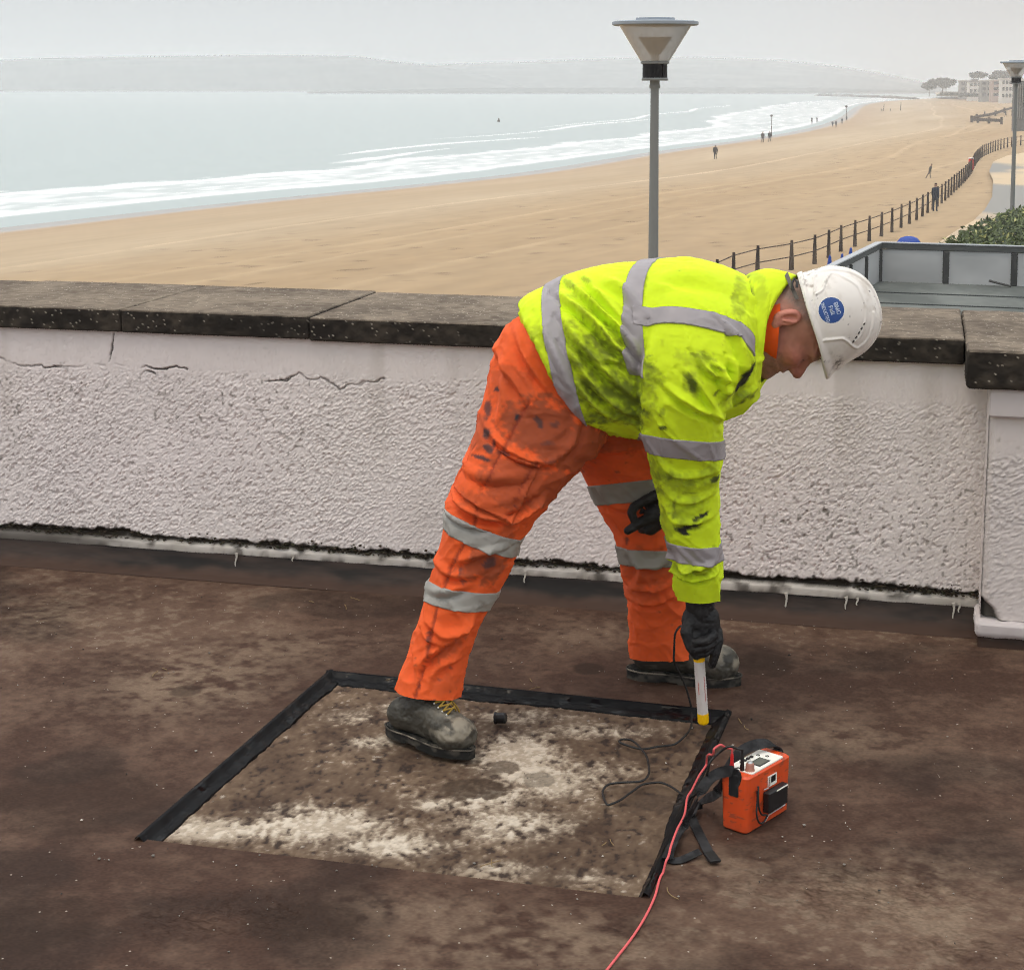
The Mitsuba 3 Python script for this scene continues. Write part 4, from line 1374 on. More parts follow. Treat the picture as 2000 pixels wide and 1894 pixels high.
mat('m_crown', (0.035, 0.045, 0.028), 0.8, two=True)
D = 720.0
land = trimesh.Trimesh([G(1830, 187, -4.9), G(2060, 198, -4.9), G(2060, 178, -4.9), G(1826, 181, -4.9)], [[0, 1, 2], [0, 2, 3]])
if land.face_normals[0][2] < 0:
    land.invert()
mat('m_lowwall', (0.25, 0.24, 0.22), 0.9)
mat('m_far', (0.30, 0.25, 0.18), 0.9)
obj('ground', land, 'm_far')
tag('ground', 'raised sandy ground under the far houses', kind='structure')
k = thing('sea_wall', 'long low grey sea wall at the foot of the far houses', 'wall')
for a, c in zip(((1836, 186), (1905, 189.5), (1950, 193)), ((1905, 189.5), (1950, 193), (2010, 199))):
    A, B = G(*a, -6.2), G(*c, -6.2)
    obj('section', bar(A + [0, 0, 1.0], B + [0, 0, 1.0], 1.0, 3.0), 'm_lowwall', parent=k)
def shrub(px, ytop, ybase, wpx, d, label, seed):
    k = thing('bush', label, 'bush')
    r_ = np.random.default_rng(seed)
    b_, s = P(px, ybase, d), d / FOCAL
    H, Wt, n = (ybase - ytop) * s, wpx * s / 2, 2500
    pts = unit(r_.standard_normal((n, 3))) * r_.random((n, 1)) ** 0.4
    pts[:, 2] = np.abs(pts[:, 2]) * (0.7 + 0.3 * nz(pts, 3, 2, seed))
    ce = b_ + pts * [Wt, Wt * 0.5, H]
    a, b2, L = unit(r_.standard_normal((n, 3))), unit(r_.standard_normal((n, 3))), 0.10 * H * (0.6 + 0.8 * r_.random((n, 1)))
    obj('foliage', trimesh.Trimesh(np.stack([ce - a * L, ce + b2 * L, ce + a * L], 1).reshape(-1, 3), np.arange(3 * n).reshape(-1, 3), process=False), 'm_crown', parent=k)


shrub(1858, 177, 187, 60, 700, 'low dark bush spreading below the seaward pine', 7)
shrub(1895, 178, 189, 50, 690, 'low dark bush in front of the pale gabled house', 8)
tree(1840, 151, 180, 62, D + 60, 'broad dark pine at the seaward end of the far houses', 0.75, 1)
tree(1815, 161, 181, 34, D + 80, 'low dark tree outermost at the far end of the beach', 0.8, 2)
tree(1910, 141, 178, 38, D + 70, 'flat topped umbrella pine rising above the far grey house', 0.33, 3)
tree(1950, 139, 170, 46, D + 80, 'dark pine clump behind the white far houses', 0.6, 4)
tree(1978, 134, 170, 44, D + 90, 'tall dark pine highest behind the far houses', 0.7, 5)
house(1876, 1895, 158, 180, D + 30, 'm_hgrey', 'flat', 2, 2, 'small grey flat roofed house nearest the seaward pine')
house(1893, 1916, 160, 184, D, 'm_hwhite', 'gable', 2, 3, 'pale gabled house under the umbrella pine')
house(1916, 1938, 158, 190, D - 40, 'm_hgrey', 'flat', 3, 2, 'tall grey flat roofed house left of the brick faced one')
house(1937, 1956, 157, 191, D - 60, 'm_hbeige', 'flat', 3, 1, 'brick faced house with white frame among the far houses')
house(1956, 1976, 155, 194, D - 90, 'm_hwhite', 'flat', 3, 3, 'white flat roofed house closest to the dark building')
kk_ = house(1985, 2030, 158, 236, 270, 'm_hdark', 'flat', 1, 1, 'dark grey slatted building behind the second lamp post', 'beach_building', 2.5)
for i in range(7):
    x = P(1987 + i * 4.5, 200, 269.8)[0]
    obj('slat', box(x - 0.06, x + 0.06, 269.6, 270.0, P(0, 232, 270)[2], P(0, 160, 270)[2]), 'm_hgrey', parent=kk_)
for i, (px, py) in enumerate(((1925, 188), (1941, 191), (1961, 193), (1968, 193.5))):
    b_ = G(px, py, -5.4)
    k = thing('beach_hut', ('small white beach hut below the tall grey far house', 'white beach hut below the brick faced far house', 'tiny white beach hut, first of two below the white far house', 'tiny white beach hut, second of two below the white far house')[i], 'hut')
    s = b_[1] / FOCAL
    obj('wall', box(b_[0] - 1.4 * s, b_[0] + 1.4 * s, b_[1] - 8.5, b_[1] - 6.5, b_[2] - 1, b_[2] + 4.2 * s), 'm_hwhite', parent=k)
    obj('roof', box(b_[0] - 1.7 * s, b_[0] + 1.7 * s, b_[1] - 8.8, b_[1] - 6.2, b_[2] + 4.2 * s, b_[2] + 4.9 * s), 'm_hgrey', parent=k)


# ---- walkers on the beach
def walker(px, py, hpx, top, legs, label, lean=0.0, stride=0.12, width=1.0, facing=0.0, group='people walking on the beach', p=None):
    p = on_sand(px, py) if p is None else p
    H = hpx * p[1] / FOCAL
    k = thing('person', label, 'person', group)
    c, s = math.cos(facing), math.sin(facing)

    def q(x, y, z):
        x = x + lean * z
        return [p[0] + H * (x * c - y * s), p[1] + H * (x * s + y * c), p[2] + H * z]
    ch = [[(q(-stride, .04, .02), .028 * H), (q(-stride * .5, .045, .25), .033 * H), (q(0, .05, .48), .05 * H)],
          [(q(stride, -.04, .02), .028 * H), (q(stride * .6, -.045, .25), .033 * H), (q(0, -.05, .48), .05 * H)],
          [(q(-stride + .05, .04, .015), .02 * H), (q(-stride, .04, .02), .026 * H)], [(q(stride + .05, -.04, .015), .02 * H), (q(stride, -.04, .02), .026 * H)],
          [(q(0, .0, .46), .085 * H * width), (q(0, 0, .6), .09 * H * width), (q(0, 0, .74), .1 * H * width), (q(0, 0, .82), .06 * H)],
          [(q(0, .1 * width, .79), .045 * H), (q(.02, .14 * width, .62), .035 * H), (q(.06, .12 * width, .47), .026 * H)],
          [(q(0, -.1 * width, .79), .045 * H), (q(-.02, -.14 * width, .62), .035 * H), (q(.02, -.12 * width, .47), .026 * H)],
          [(q(0, 0, .82), .035 * H), (q(0.01, 0, .88), .036 * H)], [(q(0.01, 0, .915), .052 * H), (q(0.015, 0, .95), .048 * H)]]
    m = hull_chain(ch, None, 0.05 * H, 4)
    z = (m.vertices[:, 2] - p[2]) / H
    col = np.where((z > 0.86)[:, None], np.array([0.30, 0.18, 0.13]), np.where((z > 0.46)[:, None], np.array(top), np.array(legs)))
    col = np.where((z > 0.955)[:, None], np.array([0.03, 0.022, 0.018]), col)
    obj('body', m, 'm_vcol', True, col, k)


dk_ = (0.02, 0.021, 0.026)
walker(1397, 310.5, 27, (0.035, 0.03, 0.03), (0.03, 0.028, 0.028), 'lone walker in dark coat on the sand right of the lamp post', width=1.15, facing=1.2)
walker(1489.5, 278.5, 21.5, (0.05, 0.045, 0.045), dk_, 'walker in grey coat, left one of the pair by the marker pole', width=1.15, facing=1.0)
walker(1503, 277, 21, dk_, (0.05, 0.045, 0.04), 'walker in black coat, right one of the pair by the marker pole', width=1.1, facing=1.0)
walker(1585.5, 243, 14.5, dk_, dk_, 'dark walker at the edge of the wet sand, left of two', facing=0.5)
walker(1595.5, 240.5, 13, (0.04, 0.03, 0.03), (0.10, 0.08, 0.07), 'walker in brown at the edge of the wet sand, right of two', facing=0.5)
walker(1626, 248, 12, dk_, dk_, 'dark walker of the middle couple, the left one', facing=1.1)
walker(1632.5, 249, 14, (0.06, 0.045, 0.04), dk_, 'walker in brown of the middle couple, the right one', facing=1.1)
walker(1644.5, 241.5, 11.5, dk_, (0.04, 0.04, 0.045), 'small dark walker just beyond the middle couple', facing=1.0)
walker(1653.5, 235, 9, (0.05, 0.04, 0.04), dk_, 'tiny walker at the foot of the second marker pole', facing=1.0)
walker(1722, 218, 6, dk_, dk_, 'tiny dark figure by the short far marker post', facing=1.0)
walker(1739, 218, 6, dk_, dk_, 'tiny dark figure between the two farthest marker posts', facing=1.0)
walker(1812.5, 348, 28, (0.11, 0.10, 0.09), (0.16, 0.14, 0.12), 'walker in grey on open sand above the fence, leaning forward', lean=0.22, stride=0.16, facing=-0.4)
walker(1826, 412, 55, (0.022, 0.028, 0.045), (0.03, 0.035, 0.045), 'man in dark blue jacket standing close against the timber fence', stride=0.05, width=0.95, facing=0.8, p=G(1826, 412, PROM_Z))
walker(1923, 228, 11, dk_, dk_, 'dark figure behind the rising timber walkway', facing=0.3, p=G(1923, 227, -6.0))
walker(1964, 227, 13, dk_, dk_, 'dark figure on the far sand, left of two by the second lamp', facing=0.3, p=G(1964, 228, -6.0))
walker(1976.5, 226, 14, dk_, dk_, 'dark figure on the far sand, close against the second lamp pole', facing=0.3, p=G(1976.5, 227, -6.0))
# ================================================================== THE WORKER
P_scene, BACK = P, -0.09


def P(px, py, Y):
    return P_scene(px, py, np.asarray(Y, float) + BACK)


man = thing('person', 'bending worker in yellow jacket, orange trousers and white hard hat, holding a probe', 'person')
mat('m_cloth', None, 0.75, spec=0.22, sheen=0.3, two=True, bump=(lambda p, n, uv: dr.abs(Fl(p.x * 42 + p.z * 20, p.y * 40, p.z * 36 - p.x * 18, 3) - 0.5), 0.0015), bscale=0.006)
mat('m_reflect', None, 0.45, spec=0.4)


def xz(px, py, Y):
    p = P(np.asarray(px, float), np.asarray(py, float), Y)
    return np.stack([p[..., 0], p[..., 2]], -1)


def crease(m, n, strokes, Y, near=True, amp=2.1):
    """Folds drawn as curves in the side plane: (points, half width m, height m). Positive is a ridge, with a groove below it."""
    v = m.vertices
    d = np.zeros(len(v))
    face = sstep(0.15, -0.25, n[:, 1]) if near else np.ones(len(v))
    q2 = v[:, [0, 2]] + 0.004 * np.stack([nz(v, 20, 2, 200), nz(v, 20, 2, 201)], -1)
    for pts, w, h in strokes:
        w = 0.82 * w
        pl = xz(*np.array(pts, float).T, Y)
        pl = spline(pl, 24)
        dist, at = seg_dist(q2, pl)
        f = at / (len(pl) - 1)
        taper = np.sin(np.pi * np.clip(0.06 + 0.88 * f, 0, 1)) ** 0.7
        i = np.clip(at.astype(int), 0, len(pl) - 2)
        t = unit(pl[i + 1] - pl[i])
        rel = q2 - pl[i]
        side = t[:, 0] * rel[:, 1] - t[:, 1] * rel[:, 0]
        prof = np.exp(-(dist / w) ** 2) - 0.75 * np.exp(-((side + 1.5 * w) / (0.9 * w)) ** 2) * (dist < 4 * w)
        d += amp * h * taper * prof * face
    return d


def fabric(v, seed, f=9.0, amp=0.004, along=(0.6, -0.8), stretch=0.3):
    a = v[:, 0] * along[0] + v[:, 2] * along[1]
    b_ = -v[:, 0] * along[1] + v[:, 2] * along[0]
    q = np.stack([a * stretch, b_, v[:, 1] * 0.5], -1)
    w = q + 0.03 * np.stack([nz(q, 6, 2, seed), nz(q, 6, 2, seed + 1), nz(q, 6, 2, seed + 2)], -1)
    r = 1 - np.abs(nz(w, f, 2, seed + 3)) * 1.6
    g = np.minimum(np.abs(nz(w + 3.3, f * 0.8, 2, seed + 6)) * 2.2, 1)
    return amp * (0.75 * r + 0.5 * nz(w, f * 0.5, 2, seed + 4) + 1.1 * g)


def tension(v, along, stretch, cell, w, seed):
    """Sharp pulled folds: ridges on the borders between stretched cells."""
    a = v[:, 0] * along[0] + v[:, 2] * along[1]
    b_ = -v[:, 0] * along[1] + v[:, 2] * along[0]
    q = np.stack([a * stretch, b_, v[:, 1] * 0.7], -1)
    q = q + 0.012 * np.stack([nz(q, 14, 2, seed), nz(q, 14, 2, seed + 1), nz(q, 14, 2, seed + 2)], -1)
    lo_, hi_ = q.min(0) - cell, q.max(0) + cell
    r_ = np.random.default_rng(seed)
    pts_ = lo_ + r_.random((int(np.prod((hi_ - lo_) / cell)), 3)) * (hi_ - lo_)
    d_, _ = cKDTree(pts_).query(q, k=2)
    g = d_[:, 1] - d_[:, 0]
    return (np.exp(-g / w) - 0.25) * sstep(-0.45, 0.25, nz(v, 5, 3, seed + 3))


def stain(v, Y, spots, seed):
    """Dirt marks: (px, py, rx, ry, angle, strength) in the side plane, with torn edges."""
    out = np.zeros(len(v))
    tn = nz(v, 38, 3, seed) + 0.7 * nz(v, 110, 2, seed + 1)
    for px, py, rx, ry, ang, s in spots:
        c = xz(px, py, Y)
        sc = Y / FOCAL
        d = (v[:, [0, 2]] - c) / sc
        ca, sa = math.cos(math.radians(ang)), math.sin(math.radians(ang))
        r = np.sqrt(((d[:, 0] * ca - d[:, 1] * sa) / rx) ** 2 + ((d[:, 0] * sa + d[:, 1] * ca) / ry) ** 2)
        out = np.maximum(out, s * sstep(1.1, 0.72, r + 0.50 * tn))
    return out


# ---- trousers: seat and two legs
near_leg = loft([(1060, 610, 1180, 690, 3.96, 0.13), (985, 640, 1196, 755, 3.965, 0.140), (949, 757, 1185, 850, 3.94, 0.132), (927, 848, 1132, 912, 3.91, 0.122), (893, 935, 1079, 968, 3.885, 0.112),
                 (875, 973, 1050, 1008, 3.878, 0.106), (867, 1030, 1019, 1053, 3.873, 0.097), (847, 1110, 984, 1136, 3.866, 0.086), (824, 1186, 949, 1193, 3.86, 0.080), (799, 1277, 916, 1267, 3.858, 0.076), (773, 1346, 899, 1354, 3.838, 0.080), (768, 1385, 896, 1396, 3.832, 0.081)], 96, 48, 2.2)
far_leg = loft([(1080, 640, 1240, 700, 4.07, 0.12), (1072, 750, 1270, 800, 4.09, 0.135), (1108, 868, 1305, 858, 4.12, 0.122), (1138, 924, 1322, 909, 4.135, 0.108), (1165, 984, 1331, 969, 4.145, 0.098), (1200, 1045, 1335, 1040, 4.155, 0.09),
                (1211, 1100, 1338, 1095, 4.165, 0.085), (1224, 1161, 1340, 1161, 4.20, 0.08), (1228, 1222, 1345, 1217, 4.225, 0.078), (1231, 1284, 1359, 1281, 4.245, 0.079), (1231, 1318, 1361, 1315, 4.255, 0.080)], 80, 44, 2.2)
tr = voxel_blend(union_lofts([near_leg, far_leg]), 0.0055, 1.5)


def trim(m, pick, a, b_, c, up=(0, 0, 1)):
    """Cuts the picked part of a closed garment open along a plane (a hem)."""
    n_ = unit(np.cross(b_ - a, c - a))
    n_ = n_ if n_ @ np.array(up) > 0 else -n_
    s_ = pick(m.triangles_center)
    part = cut(trimesh.Trimesh(m.vertices, m.faces[s_], process=False), a, n_)
    rest = trimesh.Trimesh(m.vertices, m.faces[~s_], process=False)
    o = trimesh.util.concatenate([rest, part])
    return trimesh.Trimesh(np.round(o.vertices, 6), o.faces, process=True)


tr = trim(tr, lambda c: (c[:, 2] < 0.3) & (c[:, 0] < 0.08), P(775, 1347, 3.836), P(897, 1356, 3.836), P(835, 1367, 3.758))
tr = trim(tr, lambda c: (c[:, 2] < 0.3) & (c[:, 0] >= 0.08), P(1232, 1283, 4.245), P(1358, 1281, 4.245), P(1295, 1290, 4.17))
n = np.array(tr.vertex_normals)
YL = 3.80
folds = [([(1075, 898), (1100, 885), (1122, 855), (1130, 815)], .012, .006), ([(950, 842), (985, 872), (1040, 898), (1085, 905)], .011, .008),
         ([(960, 690), (1000, 740), (1030, 790)], .012, .006), ([(1010, 660), (1040, 720), (1070, 760)], .010, .007), ([(990, 700), (985, 770), (975, 830)], .014, .006),
         ([(880, 962), (905, 985), (950, 1002), (1000, 1012)], .010, .011), ([(1060, 975), (1020, 1000), (985, 1018)], .009, .009), ([(905, 915), (960, 930), (1020, 925)], .014, .006),
         ([(868, 1000), (900, 1015), (960, 1025)], .008, .006), ([(900, 1090), (940, 1075), (985, 1060)], .010, .008), ([(850, 1100), (890, 1120), (940, 1110)], .012, .006),
         ([(842, 1215), (870, 1235), (905, 1225), (925, 1195)], .010, .009), ([(825, 1210), (845, 1245), (880, 1245)], .010, .007), ([(820, 1300), (850, 1265), (895, 1240)], .010, .008), ([(800, 1260), (815, 1290), (812, 1335)], .010, .005),
         ([(840, 1320), (870, 1290), (900, 1280)], .010, .006), ([(840, 1160), (880, 1150), (920, 1135)], .010, .006),
         ([(1245, 1150), (1290, 1170), (1335, 1140)], .012, .008), ([(1232, 1210), (1280, 1225), (1340, 1205)], .012, .008), ([(1240, 1255), (1290, 1262), (1340, 1240)], .010, .006), ([(1240, 1130), (1270, 1190), (1250, 1240)], .012, .006), ([(1185, 1000), (1215, 1040), (1260, 1050)], .012, .006),
         ([(1150, 900), (1200, 915), (1250, 900)], .014, .006)]
d = crease(tr, n, folds, YL) + fabric(tr.vertices, 210, 8, 0.0018, (0.35, -0.94), 0.35) + 0.0006 * nz(tr.vertices, 45, 2, 217) + 0.0080 * tension(tr.vertices, (0.5, -0.87), 0.22, 0.085, 0.0065, 218) + 0.0050 * tension(tr.vertices, (0.9, 0.3), 0.3, 0.06, 0.0055, 219)
hemz = np.minimum(np.abs(tr.vertices[:, 2] - P(835, 1352, 3.85)[2]) + (tr.vertices[:, 0] > 0.1), np.abs(tr.vertices[:, 2] - P(1295, 1283, 4.2)[2]) + (tr.vertices[:, 0] < 0.1))
tr.vertices = tr.vertices + n * d[:, None]
v = tr.vertices
oc = np.tile(np.array([0.80, 0.118, 0.026]), (len(v), 1))
sat = np.clip(0.5 + 0.8 * nz(v, 6, 4, 220), 0, 1)
oc = lerp(oc, np.array([0.60, 0.085, 0.02]), sat * 0.45)
blot = stain(v, YL, [(1060, 835, 85, 60, 20, .85), (1020, 940, 85, 55, 10, .65), (1090, 960, 60, 50, 30, .7), (1130, 880, 70, 60, 0, .8), (1000, 770, 50, 60, 20, .35), (1150, 900, 60, 40, 0, .5), (1250, 880, 90, 40, 0, .4), (960, 985, 70, 26, 15, .4), (940, 1090, 45, 26, -30, .75), (985, 1050, 20, 40, 30, .5),
                     (965, 1105, 22, 38, 30, .8), (1280, 1180, 60, 50, 0, .45), (1260, 1240, 50, 30, 0, .35), (880, 1260, 50, 12, -35, .5), (870, 1330, 30, 20, 0, .2), (935, 860, 24, 34, 20, .5), (1230, 1010, 30, 20, 0, .3)], 222)
oc = lerp(oc, np.array([0.21, 0.055, 0.024]), blot * 0.95)
dots = stain(v, YL, [(1010, 817, 5, 7, 0, 1), (970, 772, 5, 4, 0, .9), (951, 812, 8, 16, 10, .8), (950, 853, 7, 10, 0, .9), (955, 880, 10, 5, 20, .9), (940, 898, 20, 4, 5, .9), (985, 885, 12, 9, 10, .75), (1052, 825, 6, 16, -25, .8), (1085, 830, 12, 6, -10, .6), (1070, 865, 14, 5, 0, .5), (965, 867, 5, 10, 0, .8), (1075, 900, 12, 5, 0, .5),
                     (957, 1095, 16, 10, -30, .8), (838, 1238, 6, 12, 0, .8), (1240, 1120, 4, 10, 0, .8), (900, 1110, 4, 12, 10, .6), (860, 1320, 5, 3, 0, .6), (905, 1130, 6, 5, 0, .6), (1005, 980, 5, 4, 0, .7), (820, 1330, 3, 3, 0, .7), (850, 1355, 3, 3, 0, .7), (880, 1300, 3, 3, 0, .6), (880, 1340, 3, 3, 0, .6), (1245, 1180, 6, 3, 0, .6)], 223)
oc = lerp(oc, np.array([0.045, 0.035, 0.038]), dots)
fleck = sstep(0.5, 0.66, nz(v, 85, 2, 224)) * sstep(-0.1, 0.3, nz(v, 7, 3, 225))
oc = lerp(oc, np.array([0.12, 0.04, 0.02]), fleck * 0.6)
# stitched seams down the outside of the near leg
sm = np.zeros(len(v))
for pts in ([(1035, 785), (1000, 845), (968, 905), (940, 960), (930, 1000), (925, 1035)], [(905, 1060), (880, 1110), (866, 1150), (850, 1200), (838, 1260), (812, 1350)], [(1050, 900), (1015, 950), (995, 1005)]):
    dist, _ = seg_dist(v[:, [0, 2]], spline(xz(*np.array(pts, float).T, YL), 20))
    sm = np.maximum(sm, sstep(0.005, 0.002, dist) * sstep(0.2, -0.1, n[:, 1]))
oc = lerp(oc, np.array([0.22, 0.03, 0.012]), sm * 0.75)
tr.vertices = tr.vertices - n * (0.0025 * sm)[:, None]
oc = np.clip(oc * (1 + 0.08 * nz(v, 140, 2, 226))[:, None], 0.01, 0.95)
obj('trousers', tr, 'm_cloth', True, oc, man)


def band_col(m, seed, base=(0.30, 0.29, 0.27), dirt=0.5):
    v = m.vertices
    c = np.tile(np.array(base), (len(v), 1)) * (1 + 0.12 * nz(v, 30, 3, seed))[:, None]
    c = lerp(c, np.array([0.10, 0.085, 0.07]), dirt * sstep(0.1, 0.7, nz(v, 16, 4, seed + 1)))
    return np.clip(c, 0.02, 0.8)


tb = []
near_only = [(P(1120, 900, 4.03), np.array([-0.55, -0.75, -0.2]))]
for (L, R, Mx, hw, leg) in (((871, 1010), (1001, 1060), (934, 1050), 0.0225, 0), ((828, 1148), (946, 1164), (885, 1172), 0.0225, 0), ((1150, 968), (1330, 948), (1215, 962), 0.024, 1), ((1206, 1082), (1330, 1085), (1260, 1093), 0.0215, 1)):
    Yc = 3.868 if leg == 0 else 4.15
    A, B = P(*L, Yc), P(*R, Yc)
    C = P(*Mx, Yc - 0.09)
    cuts = [(P(1105, 900, 4.02), unit(np.array([-0.35, -1.0, 0]))) if leg == 0 else (P(1110, 950, 4.02), unit(np.array([0.35, 1.0, 0])))]
    b_ = band(tr, A, B, C, hw, cuts)
    obj('trousers__reflective_band', b_, 'm_reflect', True, band_col(b_, 230 + len(tb), (0.33, 0.32, 0.29) if leg == 0 else (0.25, 0.24, 0.21), 0.45), man)
    tb.append(b_)
# cargo pocket with its loose flap on the near thigh
pc = [(P(x, y, YL)) for x, y in ((938, 865), (1055, 905), (1000, 1012), (884, 958))]
s = trimesh.Trimesh(tr.vertices, tr.faces[(n[tr.faces].mean(1)[:, 1] < -0.15)], process=False)
cen_ = np.mean(pc, 0)
for i in range(4):
    a, c = pc[i], pc[(i + 1) % 4]
    nn = np.array([-(c - a)[2], 0, (c - a)[0]])
    if nn @ (cen_ - a) < 0:
        nn = -nn
    s = cut(s, a, unit(nn))
pk2 = shell(s, 0.005)
low = sstep(0.0, 1.0, np.clip(((pk2.vertices[:, [0, 2]] - xz(995, 885, YL)) @ unit(xz(942, 985, YL) - xz(995, 885, YL))) / 0.13, 0, 1))
pk2.vertices[:, 1] -= 0.010 * low ** 2
_, ii = cKDTree(tr.vertices).query(pk2.vertices)
obj('trousers__pocket', pk2, 'm_cloth', True, np.clip(oc[ii] * 0.95, 0.01, 0.95), man)

# ---- jacket: trunk and two sleeves
trunk = loft([(1010, 596, 1143, 818, 4.0, 0.212), (1022, 582, 1160, 832, 4.0, 0.218), (1062, 561, 1206, 842, 4.0, 0.216), (1110, 537, 1262, 850, 4.0, 0.214), (1190, 517, 1318, 848, 4.0, 0.212), (1255, 511, 1355, 838, 4.0, 0.214), (1342, 503, 1402, 818, 4.0, 0.212), (1402, 515, 1446, 800, 4.0, 0.190), (1462, 540, 1476, 768, 4.0, 0.135)], 90, 64, 2.25)
sleeve = loft([(1268, 545, 1440, 575, 3.90, 0.07), (1256, 600, 1468, 625, 3.865, 0.090), (1248, 655, 1470, 690, 3.835, 0.098), (1242, 722, 1446, 748, 3.815, 0.094), (1245, 775, 1424, 788, 3.815, 0.089), (1256, 842, 1410, 846, 3.83, 0.084), (1269, 902, 1407, 902, 3.855, 0.078), (1286, 970, 1403, 966, 3.884, 0.071), (1298, 1039, 1403, 1034, 3.90, 0.065), (1311, 1098, 1407, 1097, 3.915, 0.061), (1318, 1145, 1406, 1150, 3.925, 0.058), (1326, 1166, 1403, 1168, 3.93, 0.056), (1330, 1200, 1402, 1202, 3.94, 0.055)], 110, 44, 2.2)
sleeve2 = loft([(1300, 610, 1440, 640, 4.14, 0.08), (1290, 740, 1405, 750, 4.19, 0.085), (1283, 850, 1385, 850, 4.17, 0.075), (1292, 930, 1360, 945, 4.12, 0.06), (1296, 962, 1340, 992, 4.085, 0.046)], 60, 36)
jk = voxel_blend(union_lofts([trunk, sleeve, sleeve2]), 0.005, 1.1)
jk = trim(jk, lambda c: (c[:, 2] < 0.62) & (c[:, 1] < 3.93), P(1322, 1166, 3.93), P(1405, 1164, 3.93), P(1362, 1179, 3.875))
n = np.array(jk.vertex_normals)
YJ = 3.78
folds = [([(1100, 590), (1150, 625), (1200, 675), (1236, 715)], .010, .014), ([(1125, 575), (1180, 615), (1225, 660), (1244, 690)], .009, .012), ([(1110, 640), (1150, 690), (1200, 740), (1240, 775)], .012, .013), ([(1115, 690), (1150, 740), (1200, 790), (1245, 815)], .012, .010), ([(1150, 560), (1190, 600), (1225, 635)], .010, .009),
         ([(1060, 640), (1085, 700), (1120, 760)], .010, .005), ([(1130, 730), (1160, 790), (1210, 825)], .010, .006), ([(1180, 560), (1215, 570), (1240, 600)], .012, .006), ([(1165, 700), (1200, 705), (1235, 725)], .008, .007),
         ([(1300, 745), (1340, 775), (1385, 800), (1408, 815)], .010, .009), ([(1390, 700), (1410, 730), (1415, 770)], .009, .010), ([(1360, 690), (1385, 720), (1420, 735)], .009, .008), ([(1425, 700), (1430, 730), (1420, 760)], .008, .009), ([(1340, 720), (1380, 770), (1402, 820)], .010, .006), ([(1275, 660), (1265, 720), (1262, 790)], .012, .006),
         ([(1290, 900), (1330, 930), (1395, 925)], .010, .006), ([(1300, 960), (1340, 985), (1395, 970)], .010, .006), ([(1310, 1000), (1330, 1030), (1395, 1020)], .009, .006), ([(1318, 1110), (1350, 1125), (1400, 1112)], .008, .010), ([(1322, 1140), (1355, 1150), (1402, 1140)], .007, .009), ([(1335, 1105), (1365, 1135), (1395, 1125)], .008, .008),
         ([(1420, 640), (1445, 680), (1455, 730)], .009, .006), ([(1290, 560), (1350, 545), (1420, 560)], .018, .004), ([(1420, 800), (1450, 780), (1480, 760)], .008, .008)]
d = crease(jk, n, folds, YJ) + fabric(jk.vertices, 240, 7, 0.0018, (0.68, -0.73), 0.3) * 1.25 * sstep(0.75, 0.2, n[:, 2]) + 0.0005 * nz(jk.vertices, 50, 2, 247) + (0.0085 * tension(jk.vertices, (0.68, -0.73), 0.2, 0.085, 0.0065, 248) + 0.0050 * tension(jk.vertices, (0.3, -0.95), 0.3, 0.06, 0.0055, 258)) * sstep(0.95, 0.5, n[:, 2])
jk.vertices = jk.vertices + n * d[:, None]
v = jk.vertices
jc = np.tile(np.array([0.63, 0.82, 0.016]), (len(v), 1))
jc = lerp(jc, np.array([0.46, 0.60, 0.016]), np.clip(0.35 + 0.8 * nz(v, 5, 4, 250), 0, 1) * 0.35)
dirt = stain(v, YJ, [(1150, 720, 80, 90, 25, .6), (1180, 780, 90, 60, 25, .85), (1130, 700, 45, 70, -20, .5), (1230, 740, 60, 60, 0, .7), (1080, 760, 30, 40, 0, .45), (1210, 820, 60, 30, 0, .6), (1330, 960, 45, 40, 0, .5), (1350, 990, 45, 60, 10, .5), (1385, 940, 25, 40, 0, .35), (1360, 1120, 48, 30, 0, .45), (1290, 920, 22, 40, 0, .45), (1360, 700, 40, 22, 20, .35), (1345, 740, 16, 32, -15, .6), (1455, 590, 18, 40, 15, .4),
                     (1060, 690, 22, 60, -15, .3), (1440, 780, 40, 24, 0, .6), (1265, 780, 16, 40, 0, .3), (1150, 600, 40, 20, 35, .3), (1300, 1060, 18, 60, 0, .4)], 252)
mott = np.clip(0.62 + 0.8 * nz(v, 24, 4, 253) + 0.55 * nz(v, 90, 2, 249), 0, 1.3)
jc = lerp(jc, np.array([0.115, 0.145, 0.018]), np.clip(1.35 * dirt * mott, 0, 0.92))
marks = stain(v, YJ, [(1350, 1040, 30, 5, -18, 1), (1372, 1018, 20, 5, -25, 1), (1335, 1050, 16, 5, 15, 1), (1362, 1035, 8, 4, 30, .9), (1400, 942, 14, 6, -10, .9), (1345, 738, 9, 22, -15, .75), (1458, 738, 12, 34, 32, 1), (1395, 760, 10, 3, -30, .8), (1289, 797, 7, 11, 20, .5), (1292, 828, 9, 4, 0, .9), (1250, 745, 8, 8, 0, .5), (1115, 570, 12, 8, 20, .4), (1370, 690, 30, 4, 15, .4), (1395, 710, 24, 3, 20, .4),
                      (1320, 1000, 3, 20, 0, .5), (1350, 968, 18, 3, 0, .5), (1310, 930, 6, 14, 0, .4), (1150, 560, 10, 5, 0, .4), (1255, 800, 4, 8, 0, .7), (1080, 620, 4, 6, 0, .5), (1335, 880, 5, 3, 0, .6)], 254)
jc = lerp(jc, np.array([0.022, 0.022, 0.016]), marks)
fl2 = sstep(0.42, 0.62, nz(v, 60, 3, 255)) * sstep(0.0, 0.4, nz(v, 8, 3, 256) + 0.05)
jc = lerp(jc, np.array([0.11, 0.13, 0.02]), fl2 * 0.6)
